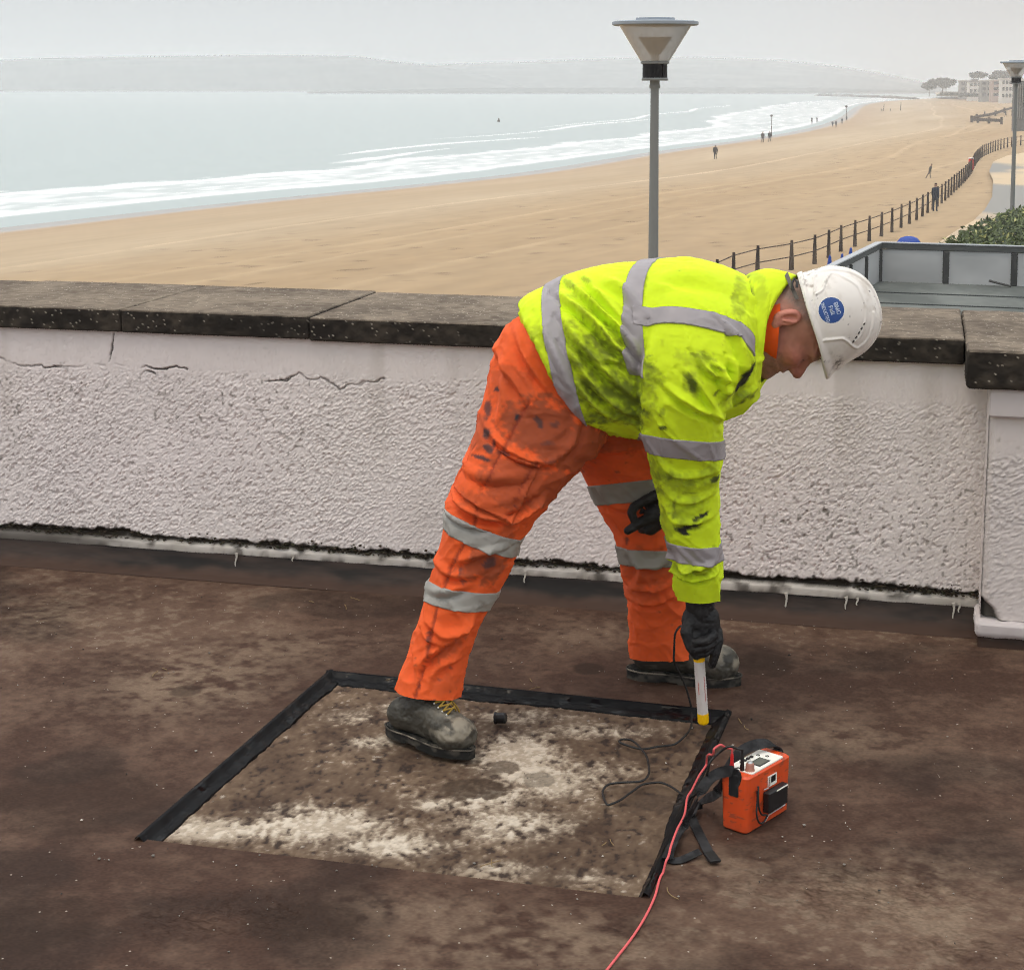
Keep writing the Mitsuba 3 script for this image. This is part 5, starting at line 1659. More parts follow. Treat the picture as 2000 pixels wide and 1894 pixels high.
armhole, _ = seg_dist(v[:, [0, 2]] + 0.003 * np.stack([nz(v, 25, 2, 261), nz(v, 25, 2, 262)], -1), spline(xz(*np.array([(1275, 530), (1258, 590), (1249, 650), (1243, 715), (1246, 775), (1255, 830)], float).T, YJ), 30))
jc = lerp(jc, np.array([0.10, 0.12, 0.012]), sstep(0.0055, 0.002, armhole) * sstep(0.1, -0.2, n[:, 1]) * 0.55)
jc = np.clip(jc * (1 + 0.05 * nz(v, 120, 2, 257))[:, None], 0.004, 0.95)
obj('jacket', jk, 'm_cloth', True, jc, man)


def jband(a, Ya, b_, Yb, c, Yc, hw, cuts, seed, name='reflective_band', off=0.003, dirt=0.3):
    m = band(jk, P(*a, Ya), P(*b_, Yb), P(*c, Yc), hw, cuts, off)
    obj('jacket__' + name, m, 'm_reflect', True, band_col(m, seed, (0.31, 0.285, 0.295), dirt), man)


arm_x = P(1250, 700, 3.8)[0]
# hem band and chest band stop at the sleeve, sleeve bands stay on the sleeve
jband((1080, 552), 4.0, (1143, 815), 4.0, (1077, 640), 3.80, 0.0215, [(P(1300, 700, 4.0), np.array([-1.0, 0, 0]))], 260)
sv = unit(P(1256, 842, 3.85) - P(1254, 600, 3.85))
jband((1266, 512), 4.0, (1232, 625), 3.795, (1243, 700), 3.79, 0.0205, [(P(1300, 700, 4.0), np.array([-1.0, 0, 0.30])), (P(1236, 730, 3.8), np.array([0, 0, 1.0]))], 262)
jband((1262, 592), 3.77, (1389, 613), 3.755, (1466, 664), 3.80, 0.0205, [(P(1236, 640, 3.8), np.array([1.0, 0, 0])), (P(1474, 640, 3.8), np.array([-1.0, 0, 0])), (np.array([0, 3.88, 0]), np.array([0, -1.0, 0]))], 264, off=0.0045)
jband((1258, 862), 3.855, (1409, 876), 3.855, (1335, 876), 3.77, 0.0215, [(P(1252, 860, 3.8), np.array([1.0, 0, 0])), (P(1252, 860, 3.91), np.array([0.35, -1.0, 0])), (np.array([0, 3.90, 0]), np.array([0, -1.0, 0]))], 266)
jband((1301, 1068), 3.90, (1405, 1076), 3.90, (1352, 1087), 3.835, 0.0215, [(np.array([0, 3.93, 0]), np.array([0, -1.0, 0])), (P(1270, 1060, 3.86), np.array([1.0, 0, 0]))], 268, dirt=0.45)


# ---- stand-up collars
def collar(secs, nrow, seg, thick, key, mname, colf, noise_amp=0.004, seed=0):
    m = loft(secs, nrow, seg, 2.0)
    k = nrow * seg
    V = m.vertices[:k].reshape(nrow, seg, 3)
    c = V.mean(1, keepdims=True)
    out = unit(V - c)
    V = V + out * (noise_amp * nz(V.reshape(-1, 3), 14, 2, seed).reshape(nrow, seg, 1) + 0.0012 * nz(V.reshape(-1, 3), 60, 2, seed).reshape(nrow, seg, 1))
    inner = V - out * thick
    rows = np.concatenate([V, inner[::-1]], 0)
    nr = len(rows)
    i, j = np.meshgrid(np.arange(nr - 1), np.arange(seg), indexing='ij')
    a0, a1 = (i * seg + j).ravel(), (i * seg + (j + 1) % seg).ravel()
    f = np.concatenate([np.stack([a0, a1, a1 + seg], 1), np.stack([a0, a1 + seg, a0 + seg], 1)])
    o = trimesh.Trimesh(rows.reshape(-1, 3), f, process=False)
    if (np.array(o.vertex_normals)[:k] * out.reshape(-1, 3)).sum() < 0:
        o.invert()
    obj(key, o, mname, True, colf(o.vertices), man)


def ccol(v):
    c = np.tile(np.array([0.63, 0.82, 0.016]), (len(v), 1))
    dd = np.clip(1.3 * stain(v, YJ, [(1470, 620, 14, 90, 8, .9), (1475, 740, 22, 50, 0, .7), (1500, 560, 20, 8, 0, .3), (1500, 590, 14, 26, 20, .35)], 270) * (0.6 + 0.6 * nz(v, 26, 3, 271)) + 0.15 * sstep(.2, .6, nz(v, 20, 3, 272)), 0, .85)
    return np.clip(lerp(c, np.array([0.115, 0.14, 0.018]), dd), 0.004, 0.95)


collar([(1446, 552, 1452, 790, 3.99, 0.150, -0.006), (1470, 533, 1466, 782, 3.99, 0.140, -0.010), (1500, 526, 1480, 770, 3.985, 0.125, -0.016), (1530, 532, 1487, 758, 3.98, 0.112, -0.038), (1552, 540, 1490, 748, 3.98, 0.104, -0.058)], 22, 90, 0.007, 'jacket__collar', 'm_cloth', ccol, 0.004, 280)
collar([(1486, 575, 1476, 690, 3.98, 0.066, 0), (1505, 570, 1496, 700, 3.98, 0.076, -0.004), (1524, 566, 1514, 706, 3.98, 0.082, -0.010)], 16, 60, 0.004, 'inner_collar', 'm_cloth', lambda v: np.clip(np.tile(np.array([0.86, 0.11, 0.015]), (len(v), 1)) * (1 + .1 * nz(v, 30, 2, 283))[:, None], 0, .95), 0.003, 284)
# dark lining showing at the open front
mat('m_lining', (0.012, 0.012, 0.012), 0.8)
ln = hull_chain([[(P(1468, 705, 3.862), 0.008), (P(1464, 730, 3.862), 0.011), (P(1450, 762, 3.875), 0.008)]], None, 0.006, 6)
obj('jacket__lining', ln, 'm_lining', True, parent=man)

# ---- head
E = P(1533, 612, 3.98)
HF = unit(np.array([0.335, 0, -0.942]))
HU = unit(np.array([0.942, 0, 0.335]))
HU, HL = HU * math.cos(math.radians(7)) - np.array([0, math.sin(math.radians(7)), 0]), np.array([0, math.cos(math.radians(7)), 0]) + HU * math.sin(math.radians(7))


def head_world(v):
    v = np.asarray(v, float)
    return E + v[..., :1] * HF + v[..., 1:2] * HL + v[..., 2:3] * HU


def head_local(p):
    d = np.asarray(p, float) - E
    return np.stack([d @ HF, d @ HL, d @ HU], -1)


def hpx(px, py):
    q = head_local(P(np.asarray(px, float), np.asarray(py, float), 3.90))
    return q[..., [0, 2]]


h = 0.0026
lo, hi = np.array([-0.16, -0.11, -0.20]), np.array([0.18, 0.11, 0.16])
nn = np.ceil((hi - lo) / h).astype(int)
gx_, gy_, gz_ = np.meshgrid(*[lo[k] + h * np.arange(nn[k]) for k in range(3)], indexing='ij', sparse=True)


def ell(c, r, tilt=0.0):
    x, y, z = gx_ - c[0], gy_ - c[1], gz_ - c[2]
    if tilt:
        ct, stt = math.cos(tilt), math.sin(tilt)
        x, z = x * ct + z * stt, -x * stt + z * ct
    k0 = np.sqrt((x / r[0]) ** 2 + (y / r[1]) ** 2 + (z / r[2]) ** 2)
    return (k0 - 1) * min(r)


def cap(a, b_, ra, rb):
    a, b_ = np.array(a), np.array(b_)
    ab = b_ - a
    t = np.clip(((gx_ - a[0]) * ab[0] + (gy_ - a[1]) * ab[1] + (gz_ - a[2]) * ab[2]) / (ab @ ab), 0, 1)
    return np.sqrt((gx_ - a[0] - t * ab[0]) ** 2 + (gy_ - a[1] - t * ab[1]) ** 2 + (gz_ - a[2] - t * ab[2]) ** 2) - (ra + (rb - ra) * t)


def smin(a, b_, k):
    hh = np.clip(0.5 + 0.5 * (b_ - a) / k, 0, 1)
    return b_ * (1 - hh) + a * hh - k * hh * (1 - hh)


def smax(a, b_, k):
    return -smin(-a, -b_, k)


S = ell((0.020, 0, 0.05), (0.087, 0.074, 0.088))
S = smin(S, ell((0.058, 0, -0.012), (0.068, 0.062, 0.078)), 0.03)
S = smin(S, ell((0.060, 0, -0.062), (0.062, 0.052, 0.040)), 0.02)
S = smin(S, cap((0.0, -0.055, -0.045), (0.085, -0.028, -0.088), 0.016, 0.014), 0.018)
S = smin(S, cap((0.0, 0.055, -0.045), (0.085, 0.028, -0.088), 0.016, 0.014), 0.018)
S = smin(S, ell((0.112, 0, -0.086), (0.022, 0.026, 0.020)), 0.018)
S = smin(S, ell((0.104, 0, 0.034), (0.022, 0.052, 0.014)), 0.014)
S = smin(S, ell((0.088, -0.040, -0.012), (0.024, 0.022, 0.020)), 0.02)
S = smin(S, ell((0.088, 0.040, -0.012), (0.024, 0.022, 0.020)), 0.02)
for sy in (-1, 1):
    S = smax(S, -ell((0.122, sy * 0.032, 0.010), (0.017, 0.019, 0.013)), 0.012)
    S = smin(S, ell((0.100, sy * 0.032, 0.010), (0.013, 0.015, 0.012)), 0.004)
S = smin(S, cap((0.116, 0, 0.022), (0.143, 0, -0.018), 0.008, 0.0125), 0.012)
for sy in (-1, 1):
    S = smin(S, ell((0.130, sy * 0.0125, -0.025), (0.012, 0.008, 0.008)), 0.006)
    S = smax(S, -ell((0.136, sy * 0.007, -0.034), (0.006, 0.004, 0.005)), 0.003)
S = smin(S, ell((0.112, 0, -0.046), (0.016, 0.026, 0.010)), 0.010)
S = smin(S, ell((0.120, 0, -0.0475), (0.008, 0.021, 0.005)), 0.004)
S = smin(S, ell((0.117, 0, -0.0600), (0.009, 0.019, 0.0055)), 0.004)
S = smax(S, -ell((0.130, 0, -0.0535), (0.011, 0.025, 0.0018)), 0.003)
S = smin(S, cap((-0.015, 0, -0.03), (-0.085, 0, -0.17), 0.060, 0.064), 0.03)
for sy in (-1, 1):
    ear = ell((-0.004, sy * 0.079, 0.004), (0.019, 0.011, 0.032), -0.18)
    ear = smax(ear, -ell((0.000, sy * 0.088, 0.006), (0.011, 0.009, 0.021), -0.18), 0.004)
    ear = smin(ear, ell((0.003, sy * 0.083, 0.002), (0.004, 0.005, 0.014), -0.5), 0.004)
    ear = smin(ear, ell((0.004, sy * 0.079, -0.026), (0.009, 0.007, 0.010)), 0.006)
    S = smin(S, ear, 0.006)
hm = surface_nets(-S, 0.0, lo, h)
L = hm.vertices.copy()
hn = np.array(hm.vertex_normals)
hm.vertices = L + hn * (0.0005 * nz(L, 220, 2, 290) + 0.0008 * nz(L, 90, 2, 291))[:, None]
sk = np.tile(np.array([0.46, 0.215, 0.155]), (len(L), 1))
red = np.exp(-(((L[:, 0] - 0.09) / 0.04) ** 2 + ((L[:, 2] + 0.015) / 0.03) ** 2)) + np.exp(-(np.linalg.norm(L - [0.145, 0, -0.02], axis=1) / 0.022) ** 2)
sk = lerp(sk, np.array([0.46, 0.15, 0.11]), np.clip(0.75 * red + 0.25 * nz(L, 35, 3, 292), 0, 1))
earm = sstep(0.074, 0.082, np.abs(L[:, 1])) * sstep(0.05, 0.03, np.linalg.norm(L[:, [0, 2]], axis=1))
sk = lerp(sk, np.array([0.52, 0.20, 0.15]), earm)
beard = sstep(-0.028, -0.05, L[:, 2] + 0.012 * nz(L, 60, 2, 293) - 0.25 * np.clip(L[:, 0] - 0.09, 0, 1)) * sstep(-0.01, 0.02, L[:, 0]) * (1 - sstep(0.004, 0.0, np.abs(L[:, 2] + 0.0535)) * 0.6)
beard = np.maximum(beard, sstep(0.012, 0.004, np.abs(L[:, 0] - 0.022 - 0.1 * L[:, 2])) * sstep(0.01, -0.02, L[:, 2]) * 0.5)
grain = 0.6 + 0.5 * nz(L, 420, 2, 294)
sk = lerp(sk, np.array([0.13, 0.085, 0.065]), np.clip(beard * 0.75 * grain, 0, 0.85))
hair = sstep(0.018, 0.045, L[:, 2] + 0.5 * np.clip(-L[:, 0] - 0.005, -0.01, 0.2) - 0.6 * np.clip(L[:, 0] - 0.015, 0, 0.2)) * (1 - earm) * sstep(-0.10, -0.06, L[:, 2] + 0.3 * L[:, 0])
sk = lerp(sk, np.array([0.17, 0.135, 0.115]), np.clip(hair * (0.75 + 0.4 * nz(L, 420, 2, 295)), 0, 0.92))
lips = sstep(0.008, 0.004, np.abs(L[:, 2] + 0.0535)) * sstep(0.110, 0.118, L[:, 0]) * sstep(0.024, 0.016, np.abs(L[:, 1]))
sk = lerp(sk, np.array([0.36, 0.12, 0.10]), lips * 0.7)
brow = sstep(0.010, 0.004, np.abs(L[:, 2] - 0.032 - 0.1 * np.abs(L[:, 1]))) * sstep(0.09, 0.1, L[:, 0]) * sstep(0.012, 0.02, np.abs(L[:, 1])) * sstep(0.055, 0.045, np.abs(L[:, 1]))
lash = sstep(0.0032, 0.0012, np.abs(L[:, 2] - 0.006)) * sstep(0.092, 0.102, L[:, 0]) * sstep(0.020, 0.025, np.abs(L[:, 1])) * sstep(0.047, 0.042, np.abs(L[:, 1]))
sk = lerp(sk, np.array([0.07, 0.045, 0.035]), np.clip(np.maximum(brow * 0.7 * grain, lash), 0, 1))
sk = np.clip(sk * (1 + 0.20 * nz(L, 70, 4, 296))[:, None], 0.01, 0.9)
hm.vertices = head_world(hm.vertices)
mat('m_skin', None, 0.5, spec=0.4)
obj('head', hm, 'm_skin', True, sk, man)

# ---- hard hat
hat = man + '__hard_hat'
F0, U0, HA, HW, HH = 0.037, 0.065, 0.1135, 0.101, 0.144
az = np.linspace(0, 2 * np.pi, 321)[:-1]
ev = np.linspace(0, np.pi / 2, 120)


def sp(x, p):
    return np.sign(x) * np.abs(x) ** p


rows = []
front = np.clip(np.cos(az), 0, 1)
for e in ev[::-1]:
    r, z = np.cos(e) ** (2 / 2.35), np.sin(e) ** (2 / 2.35)
    rows.append(np.stack([F0 + (HA + 0.014 * front * np.clip(1 - 2.6 * z, 0, 1) ** 1.2) * r * sp(np.cos(az), 2 / 2.15), HW * r * sp(np.sin(az), 2 / 2.15), U0 + HH * z + 0 * az], -1))
base = rows[-1]
outd = unit(np.stack([np.cos(az) * HW, np.sin(az) * HA, 0 * az], -1))
flange = 0.004 + 0.007 * front ** 2.0
drop = -0.010 * front ** 1.5 + 0.010 * np.clip(-np.cos(az), 0, 1) ** 2
for f_, dz in ((0.35, -0.003), (0.9, -0.005), (1.05, -0.009), (1.0, -0.013), (0.6, -0.015), (0.2, -0.013)):
    rows.append(base + outd * (flange * f_)[:, None] + np.stack([0 * az, 0 * az, (dz + drop * min(f_, 1) - 0.10 * (flange * min(f_, 1)) * front)], -1))
for e in np.linspace(0, np.pi / 2, 30):
    r, z = np.cos(e) ** (2 / 2.35), np.sin(e) ** (2 / 2.35)
    rows.append(np.stack([F0 + (HA - .0035) * r * sp(np.cos(az), 2 / 2.15), (HW - .0035) * r * sp(np.sin(az), 2 / 2.15), U0 - 0.006 + (HH + 0.001) * z + 0 * az], -1))
R_ = np.array(rows)
nr, ns = R_.shape[:2]
i, j = np.meshgrid(np.arange(nr - 1), np.arange(ns), indexing='ij')
a0, a1 = (i * ns + j).ravel(), (i * ns + (j + 1) % ns).ravel()
ff = np.concatenate([np.stack([a0, a1, a1 + ns], 1), np.stack([a0, a1 + ns, a0 + ns], 1)])
hv = R_.reshape(-1, 3)
hmesh = trimesh.Trimesh(hv, ff, process=False)
if (np.array(hmesh.vertex_normals)[:ns * 60] * (hv[:ns * 60] - [F0, 0, U0])).sum() < 0:
    hmesh.invert()
nrm = np.array(hmesh.vertex_normals)
nrm[:ns] = [0, 0, 1.0]
outer = np.arange(len(hv)) < ns * 120
fu = hv[:, [0, 2]]
emb = np.zeros(len(hv))
for pts, w, a in (([(1590, 546), (1606, 530), (1617, 518), (1628, 514), (1641, 520)], .0035, .0028), ([(1590, 574), (1605, 566), (1613, 550), (1625, 537), (1650, 544), (1676, 562), (1688, 590), (1690, 615), (1687, 630)], .0035, .0026), ([(1591, 546), (1591, 620)], .003, .0018),
                  ([(1603, 661), (1626, 658), (1645, 657), (1655, 664), (1665, 674), (1674, 678), (1690, 666), (1702, 640), (1706, 610)], .0038, .0035), ([(1687, 630), (1680, 650), (1668, 664)], .003, .002)):
    dist, _ = seg_dist(fu, spline(hpx(*np.array(pts, float).T), 40))
    emb = np.maximum(emb, a * sstep(w, w * 0.3, dist)) if a > 0 else emb
emb = emb * sstep(0.02, 0.04, np.abs(hv[:, 1])) * outer
ridge_ = 0.004 * sstep(0.030, 0.024, np.abs(hv[:, 1])) * sstep(0.09, 0.13, hv[:, 2]) * outer
hv2 = hv + nrm * (emb + ridge_)[:, None]
hc = np.tile(np.array([0.74, 0.705, 0.655]), (len(hv), 1))
hc = lerp(hc, np.array([0.50, 0.44, 0.37]), np.clip(0.75 * sstep(0.1, 0.7, nz(hv, 24, 4, 300)), 0, 1))
rear_d = np.exp(-(((hv[:, 0] + 0.065) / 0.03) ** 2 + ((hv[:, 2] - 0.085) / 0.03) ** 2))
hc = lerp(hc, np.array([0.22, 0.17, 0.12]), np.clip(sstep(0.05, 0.45, nz(hv, 85, 3, 301)) * (0.25 * sstep(0.2, 0.6, nz(hv, 12, 2, 302)) + rear_d), 0, 0.85))
hc = lerp(hc, np.array([0.05, 0.04, 0.03]), sstep(0.50, 0.62, nz(hv, 130, 2, 303)) * sstep(-0.15, 0.3, nz(hv, 14, 2, 304)) * 0.85)
brimd = np.exp(-(((hv[:, 0] - 0.135) / 0.025) ** 2 + ((hv[:, 2] - 0.075) / 0.015) ** 2))
hc = lerp(hc, np.array([0.10, 0.085, 0.07]), np.clip(brimd * sstep(0.0, 0.4, nz(hv, 95, 3, 305)), 0, .85))
hc = np.clip(hc, 0.02, 0.85)
hmesh.vertices = head_world(hv2)
mat('m_hat', None, 0.32, spec=0.5)
obj(hat + '__shell', hmesh, 'm_hat', True, hc)
near_i = np.flatnonzero(outer & (hv[:, 1] < -0.01))
ktree = cKDTree(fu[near_i])


def on_hat(fuq, lift):
    dd, ii = ktree.query(fuq, k=6)
    w = 1 / (dd + 1e-4)
    w /= w.sum(1, keepdims=True)
    y = (hv2[near_i][ii][..., 1] * w).sum(1)
    nq = unit((nrm[near_i][ii] * w[..., None]).sum(1))
    return np.column_stack([fuq[:, 0], y, fuq[:, 1]]) + nq * lift


sc_ = hpx(1622, 602)


def disc(r, lift, seg=48, rings=8):
    pts, f = [sc_], []
    for k in range(1, rings + 1):
        a = np.arange(seg) * 2 * np.pi / seg
        pts += list(sc_ + r * k / rings * np.stack([np.cos(a), np.sin(a)], -1))
    for j in range(seg):
        f.append([0, 1 + j, 1 + (j + 1) % seg])
    for k in range(rings - 1):
        for j in range(seg):
            a, b_ = 1 + k * seg + j, 1 + k * seg + (j + 1) % seg
            f += [[a, b_, b_ + seg], [a, b_ + seg, a + seg]]
    m = trimesh.Trimesh(head_world(on_hat(np.array(pts), lift)), f, process=False)
    if m.face_normals[:, 1].mean() > 0:
        m.invert()
    return m


mat('m_stickwhite', (0.72, 0.71, 0.69), 0.4)
mat('m_stickblue', lin(38, 74, 138), 0.4)
mat('m_print', lin(178, 190, 208), 0.5, two=True)
obj(hat + '__sticker', disc(0.0300, 0.0008), 'm_stickwhite', True)
tag(hat + '__sticker', 'round blue sticker with white rim')
obj(hat + '__sticker_face', disc(0.0283, 0.0013), 'm_stickblue', True)
tms = []
for txt, hh_, du in (('BMC', 0.0088, 0.0125), ('Full', 0.0088, -0.0005), ('INDUCTED', 0.0078, -0.0150)):
    tm = meshkit.text_mesh(txt, hh_, 0.0003, True)
    tm.vertices[:, 0] -= tm.bounds[:, 0].mean()
    tm.vertices[:, 0] *= min(1.0, 0.044 / tm.extents[0])
    q = np.stack([sc_[0] + tm.vertices[:, 0], sc_[1] + du - 0.003 + tm.vertices[:, 1]], -1)
    tm.vertices = head_world(on_hat(q, 0.0016) - np.array([0, 1, 0]) * tm.vertices[:, 2:3])
    tms.append(tm)
obj(hat + '__sticker_print', cat(tms), 'm_print')
for t_ in np.linspace(0.06, 0.94, 5):
    p0 = hpx(1688 - 24 * t_ - 6 * math.sin(3 * t_) * 0, 627 + 39 * t_)
    dv = unit(hpx(1664, 666) - hpx(1688, 627))
    a = np.array([p0 - dv * 0.0032, p0 + dv * 0.0032])
    q = on_hat(a, 0.0004)
    obj(hat + '__vent_slot', tube(head_world(q), 0.0016, 8), 'm_black')
# headband and its adjusting wheel at the nape
mat('m_strap', (0.03, 0.03, 0.032), 0.6)
aa = np.radians(np.linspace(118, 242, 30))
hb_ = np.stack([0.012 + 0.101 * np.cos(aa), 0.080 * np.sin(aa), 0.040 + 0.010 * np.cos(aa)], -1)
V = np.concatenate([hb_ + [0, 0, -0.002], hb_ + [0, 0, 0.007]])
m = trimesh.Trimesh(head_world(V), grid_faces(2, 30), process=False)
mat('m_band', lin(84, 78, 72), 0.6, two=True)
obj(hat + '__headband', m, 'm_band', True)
wv = tube(head_world(np.array([[-0.058, -0.064, 0.034], [-0.072, -0.060, 0.038], [-0.079, -0.052, 0.046], [-0.07, -0.060, 0.050], [-0.06, -0.064, 0.045]])), 0.0032, 8)
obj(hat + '__buckle', wv, 'm_strap', 40)

# ---- gloves
mat('m_glove', lambda p, n, uv: mix((0.007, 0.007, 0.008), (0.022, 0.022, 0.023), sst(0.4, 0.7, Fl(p.x * 60, p.y * 60, p.z * 60, 3))), 0.55, spec=0.4, bump=(lambda p, n, uv: Fl(p.x * 150, p.y * 150, p.z * 150, 3), 0.001), bscale=0.004)


def chain(*pts):
    return [(P(a, b_, Y), r) for a, b_, Y, r in pts]


gl = hull_chain([chain((1366, 1158, 3.93, .034), (1368, 1195, 3.935, .034)), chain((1354, 1205, 3.93, .026), (1352, 1236, 3.93, .025), (1357, 1262, 3.935, .018)), chain((1382, 1205, 3.93, .028), (1392, 1238, 3.93, .020)), chain((1354, 1212, 3.93, .028), (1384, 1212, 3.93, .027)), chain((1354, 1236, 3.928, .026), (1390, 1236, 3.928, .021)), chain((1368, 1195, 3.935, .034), (1370, 1232, 3.935, .03)),
                 chain((1393, 1240, 3.905, .0125), (1380, 1250, 3.890, .0120), (1358, 1254, 3.893, .0112), (1346, 1250, 3.915, .0105)),
                 chain((1392, 1254, 3.910, .0120), (1378, 1264, 3.895, .0115), (1360, 1267, 3.897, .0108), (1350, 1262, 3.920, .0100)),
                 chain((1388, 1266, 3.915, .0110), (1376, 1275, 3.903, .0106), (1363, 1277, 3.905, .0100), (1354, 1271, 3.925, .0095)),
                 chain((1400, 1232, 3.925, .0135), (1403, 1250, 3.918, .0125), (1397, 1276, 3.912, .0112), (1391, 1297, 3.915, .0096)),
                 chain((1347, 1214, 3.915, .0155), (1340, 1234, 3.900, .0140), (1348, 1262, 3.895, .0115), (1360, 1280, 3.902, .0100))], None, 0.004, 5)
obj('glove', gl, 'm_glove', True, parent=man)
gl = hull_chain([chain((1306, 975, 4.08, .034), (1290, 985, 4.06, .03)), chain((1290, 985, 4.06, .03), (1278, 1004, 4.045, .026), (1276, 1016, 4.045, .018)), chain((1290, 975, 4.05, .022), (1280, 968, 4.04, .016)), chain((1292, 1000, 4.05, .03), (1284, 1018, 4.05, .018)),
                 chain((1281, 966, 4.035, .0125), (1258, 978, 4.018, .0118), (1238, 990, 4.010, .0112), (1233, 1001, 4.010, .0102), (1240, 1018, 4.016, .0095)),
                 chain((1274, 1010, 4.03, .0145), (1254, 1018, 4.018, .0125), (1240, 1027, 4.014, .0112), (1226, 1036, 4.014, .0095)),
                 chain((1276, 1022, 4.045, .0135), (1262, 1032, 4.035, .012), (1254, 1033, 4.05, .0105)),
                 chain((1284, 1026, 4.055, .0125), (1272, 1036, 4.05, .011), (1264, 1036, 4.065, .0095)),
                 chain((1282, 970, 4.055, .012), (1262, 984, 4.05, .0115), (1252, 996, 4.055, .010))], None, 0.004, 5)
obj('glove', gl, 'm_glove', True, parent=man)


# ---- boots
def boot(heel, toe, seed, sh, ih):
    X = unit(np.array([toe[0] - heel[0], toe[1] - heel[1], 0]))
    Yv = np.array([-X[1], X[0], 0])
    M = frame([heel[0], heel[1], 0.0], X, Yv, ZV)
    Ln = np.linalg.norm((toe - heel)[:2])
    s = Ln / 0.285
    b_ = hull_chain([[((.238, 0.0, .054), .044), ((.195, 0, .060), .048), ((.155, 0, ih), .042), ((sh - .005, 0, .088), .042), ((sh, 0, .106 if ih > .07 else .085), .041)], [((.05, 0, .060), .042), ((sh - .02, 0, .088), .041)], [((.05, 0, .064), .044), ((.12, 0, .066), .042), ((.19, 0, .062), .048)], [((.24, 0.012, .05), .040), ((.23, -.012, .05), .040)]], None, 0.006, 8)
    V = b_.vertices
    V[:, 2] = np.maximum(V[:, 2], 0.018)
    nn_ = np.array(b_.vertex_normals)
    crs = -0.004 * np.exp(-(((V[:, 0] - 0.178) - 0.12 * (V[:, 2] - .08)) / 0.006) ** 2) - 0.003 * np.exp(-(((V[:, 0] - 0.158) - 0.2 * (V[:, 2] - .08)) / 0.006) ** 2)
    cap_ = 0.003 * sstep(0.197, 0.204, V[:, 0] + 0.15 * (V[:, 2] - .06))
    V = V + nn_ * (crs + cap_ + 0.0022 * nz(V, 40, 3, seed) + 0.001 * nz(V, 120, 2, seed + 1))[:, None] * sstep(0.02, 0.03, V[:, 2])[:, None]
    c = np.tile(np.array([0.046, 0.042, 0.033]), (len(V), 1))
    mud = sstep(0.14, 0.25, V[:, 0]) * sstep(-0.02, 0.22, nz(V, 30, 4, seed + 2) + 0.12) * sstep(0.04, 0.06, V[:, 2])
    c = lerp(c, np.array([0.30, 0.265, 0.205]), np.clip(mud * 0.85, 0, 1))
    c = lerp(c, np.array([0.13, 0.122, 0.10]), sstep(0.02, 0.35, nz(V, 38, 4, seed + 3)) * 0.6)
    c = lerp(c, np.array([0.015, 0.015, 0.014]), sstep(0.2, 0.6, nz(V, 50, 3, seed + 4)) * 0.6)
    b_.vertices = V * s
    b_.apply_transform(M)
    k = thing_part('boot')
    obj(k + '__upper', b_, 'm_leather', True, np.clip(c, .006, .6))
    t = np.linspace(0, 2 * np.pi, 80, endpoint=False)
    ox = 0.142 + 0.146 * np.cos(t)
    w = np.interp(ox, [-.004, .03, .09, .15, .2, .25, .289], [.030, .040, .034, .041, .050, .042, .026])
    oy = w * np.sign(np.sin(t)) * np.abs(np.sin(t)) ** 0.55
    outline = sg.Polygon(np.stack([ox, oy], -1)).buffer(0.004).buffer(-0.002)
    so = trimesh.creation.extrude_polygon(outline, 0.018, engine='earcut')
    so.apply_translation([0, 0, 0.005])
    heelp = trimesh.creation.extrude_polygon(outline.intersection(sg.box(-1, -1, 0.085, 1)), 0.007, engine='earcut')
    forep = trimesh.creation.extrude_polygon(outline.intersection(sg.box(0.13, -1, 1, 1)), 0.007, engine='earcut')
    rnd = trimesh.creation.extrude_polygon(outline.buffer(-0.003), 0.005, engine='earcut')
    rnd.apply_translation([0, 0, 0.022])
    so = cat([so, heelp, forep, rnd])
    so.vertices *= s
    so.apply_transform(M)
    obj(k + '__sole', so, 'm_sole', parent=None)
    wl = np.array(outline.buffer(0.001).exterior.coords)[:-1]
    wl = tube(np.column_stack([np.vstack([wl, wl[:1]]), np.full(len(wl) + 1, 0.0245)]), 0.0021, 6)
    wl.vertices *= s
    wl.apply_transform(M)
    obj(k + '__welt', wl, 'm_welt', 40)
    li = np.array([[.212, .100], [.200, .107], [.188, .115], [.176, .124], [.164, .134]])
    lw = np.array([.017, .020, .022, .024, .026])
    lace = []
    near_s = -1
    pts_l = []
    for q in range(5):
        for sd in (-1, 1):
            e = np.array([li[q, 0] + 0.004, sd * lw[q], li[q, 1] + 0.004])
            ey = trimesh.creation.icosphere(subdivisions=1, radius=0.0032)
            ey.apply_translation(e)
            ey.vertices *= s
            ey.apply_transform(M)
            obj(k + '__eyelet', ey, 'm_eyelet', True)
        if q < 4:
            for sd in (-1, 1):
                a = np.array([li[q, 0] + 0.006, sd * lw[q], li[q, 1] + 0.006])
                c_ = np.array([li[q + 1, 0] + 0.006, -sd * lw[q + 1], li[q + 1, 1] + 0.006])
                mid = (a + c_) / 2 + [0.012, 0, 0.010]
                lace.append(tube(spline([a, mid, c_], 10), 0.0023, 6))
    lace.append(tube(smooth_spline([[.172, .0, .138], [.194, .016, .132], [.208, .030, .112], [.212, .038, .094]], 14), 0.0023, 6))
    lm = cat(lace)
    lm.vertices *= s
    lm.apply_transform(M)
    obj(k + '__lace', lm, 'm_lace', 40)


def thing_part(name):
    i, k = 0, man + '__' + name
    while any(q.startswith(k + '__') for q in scene):
        i += 1
        k = f'{man}__{name}_{i:03d}'
    return k


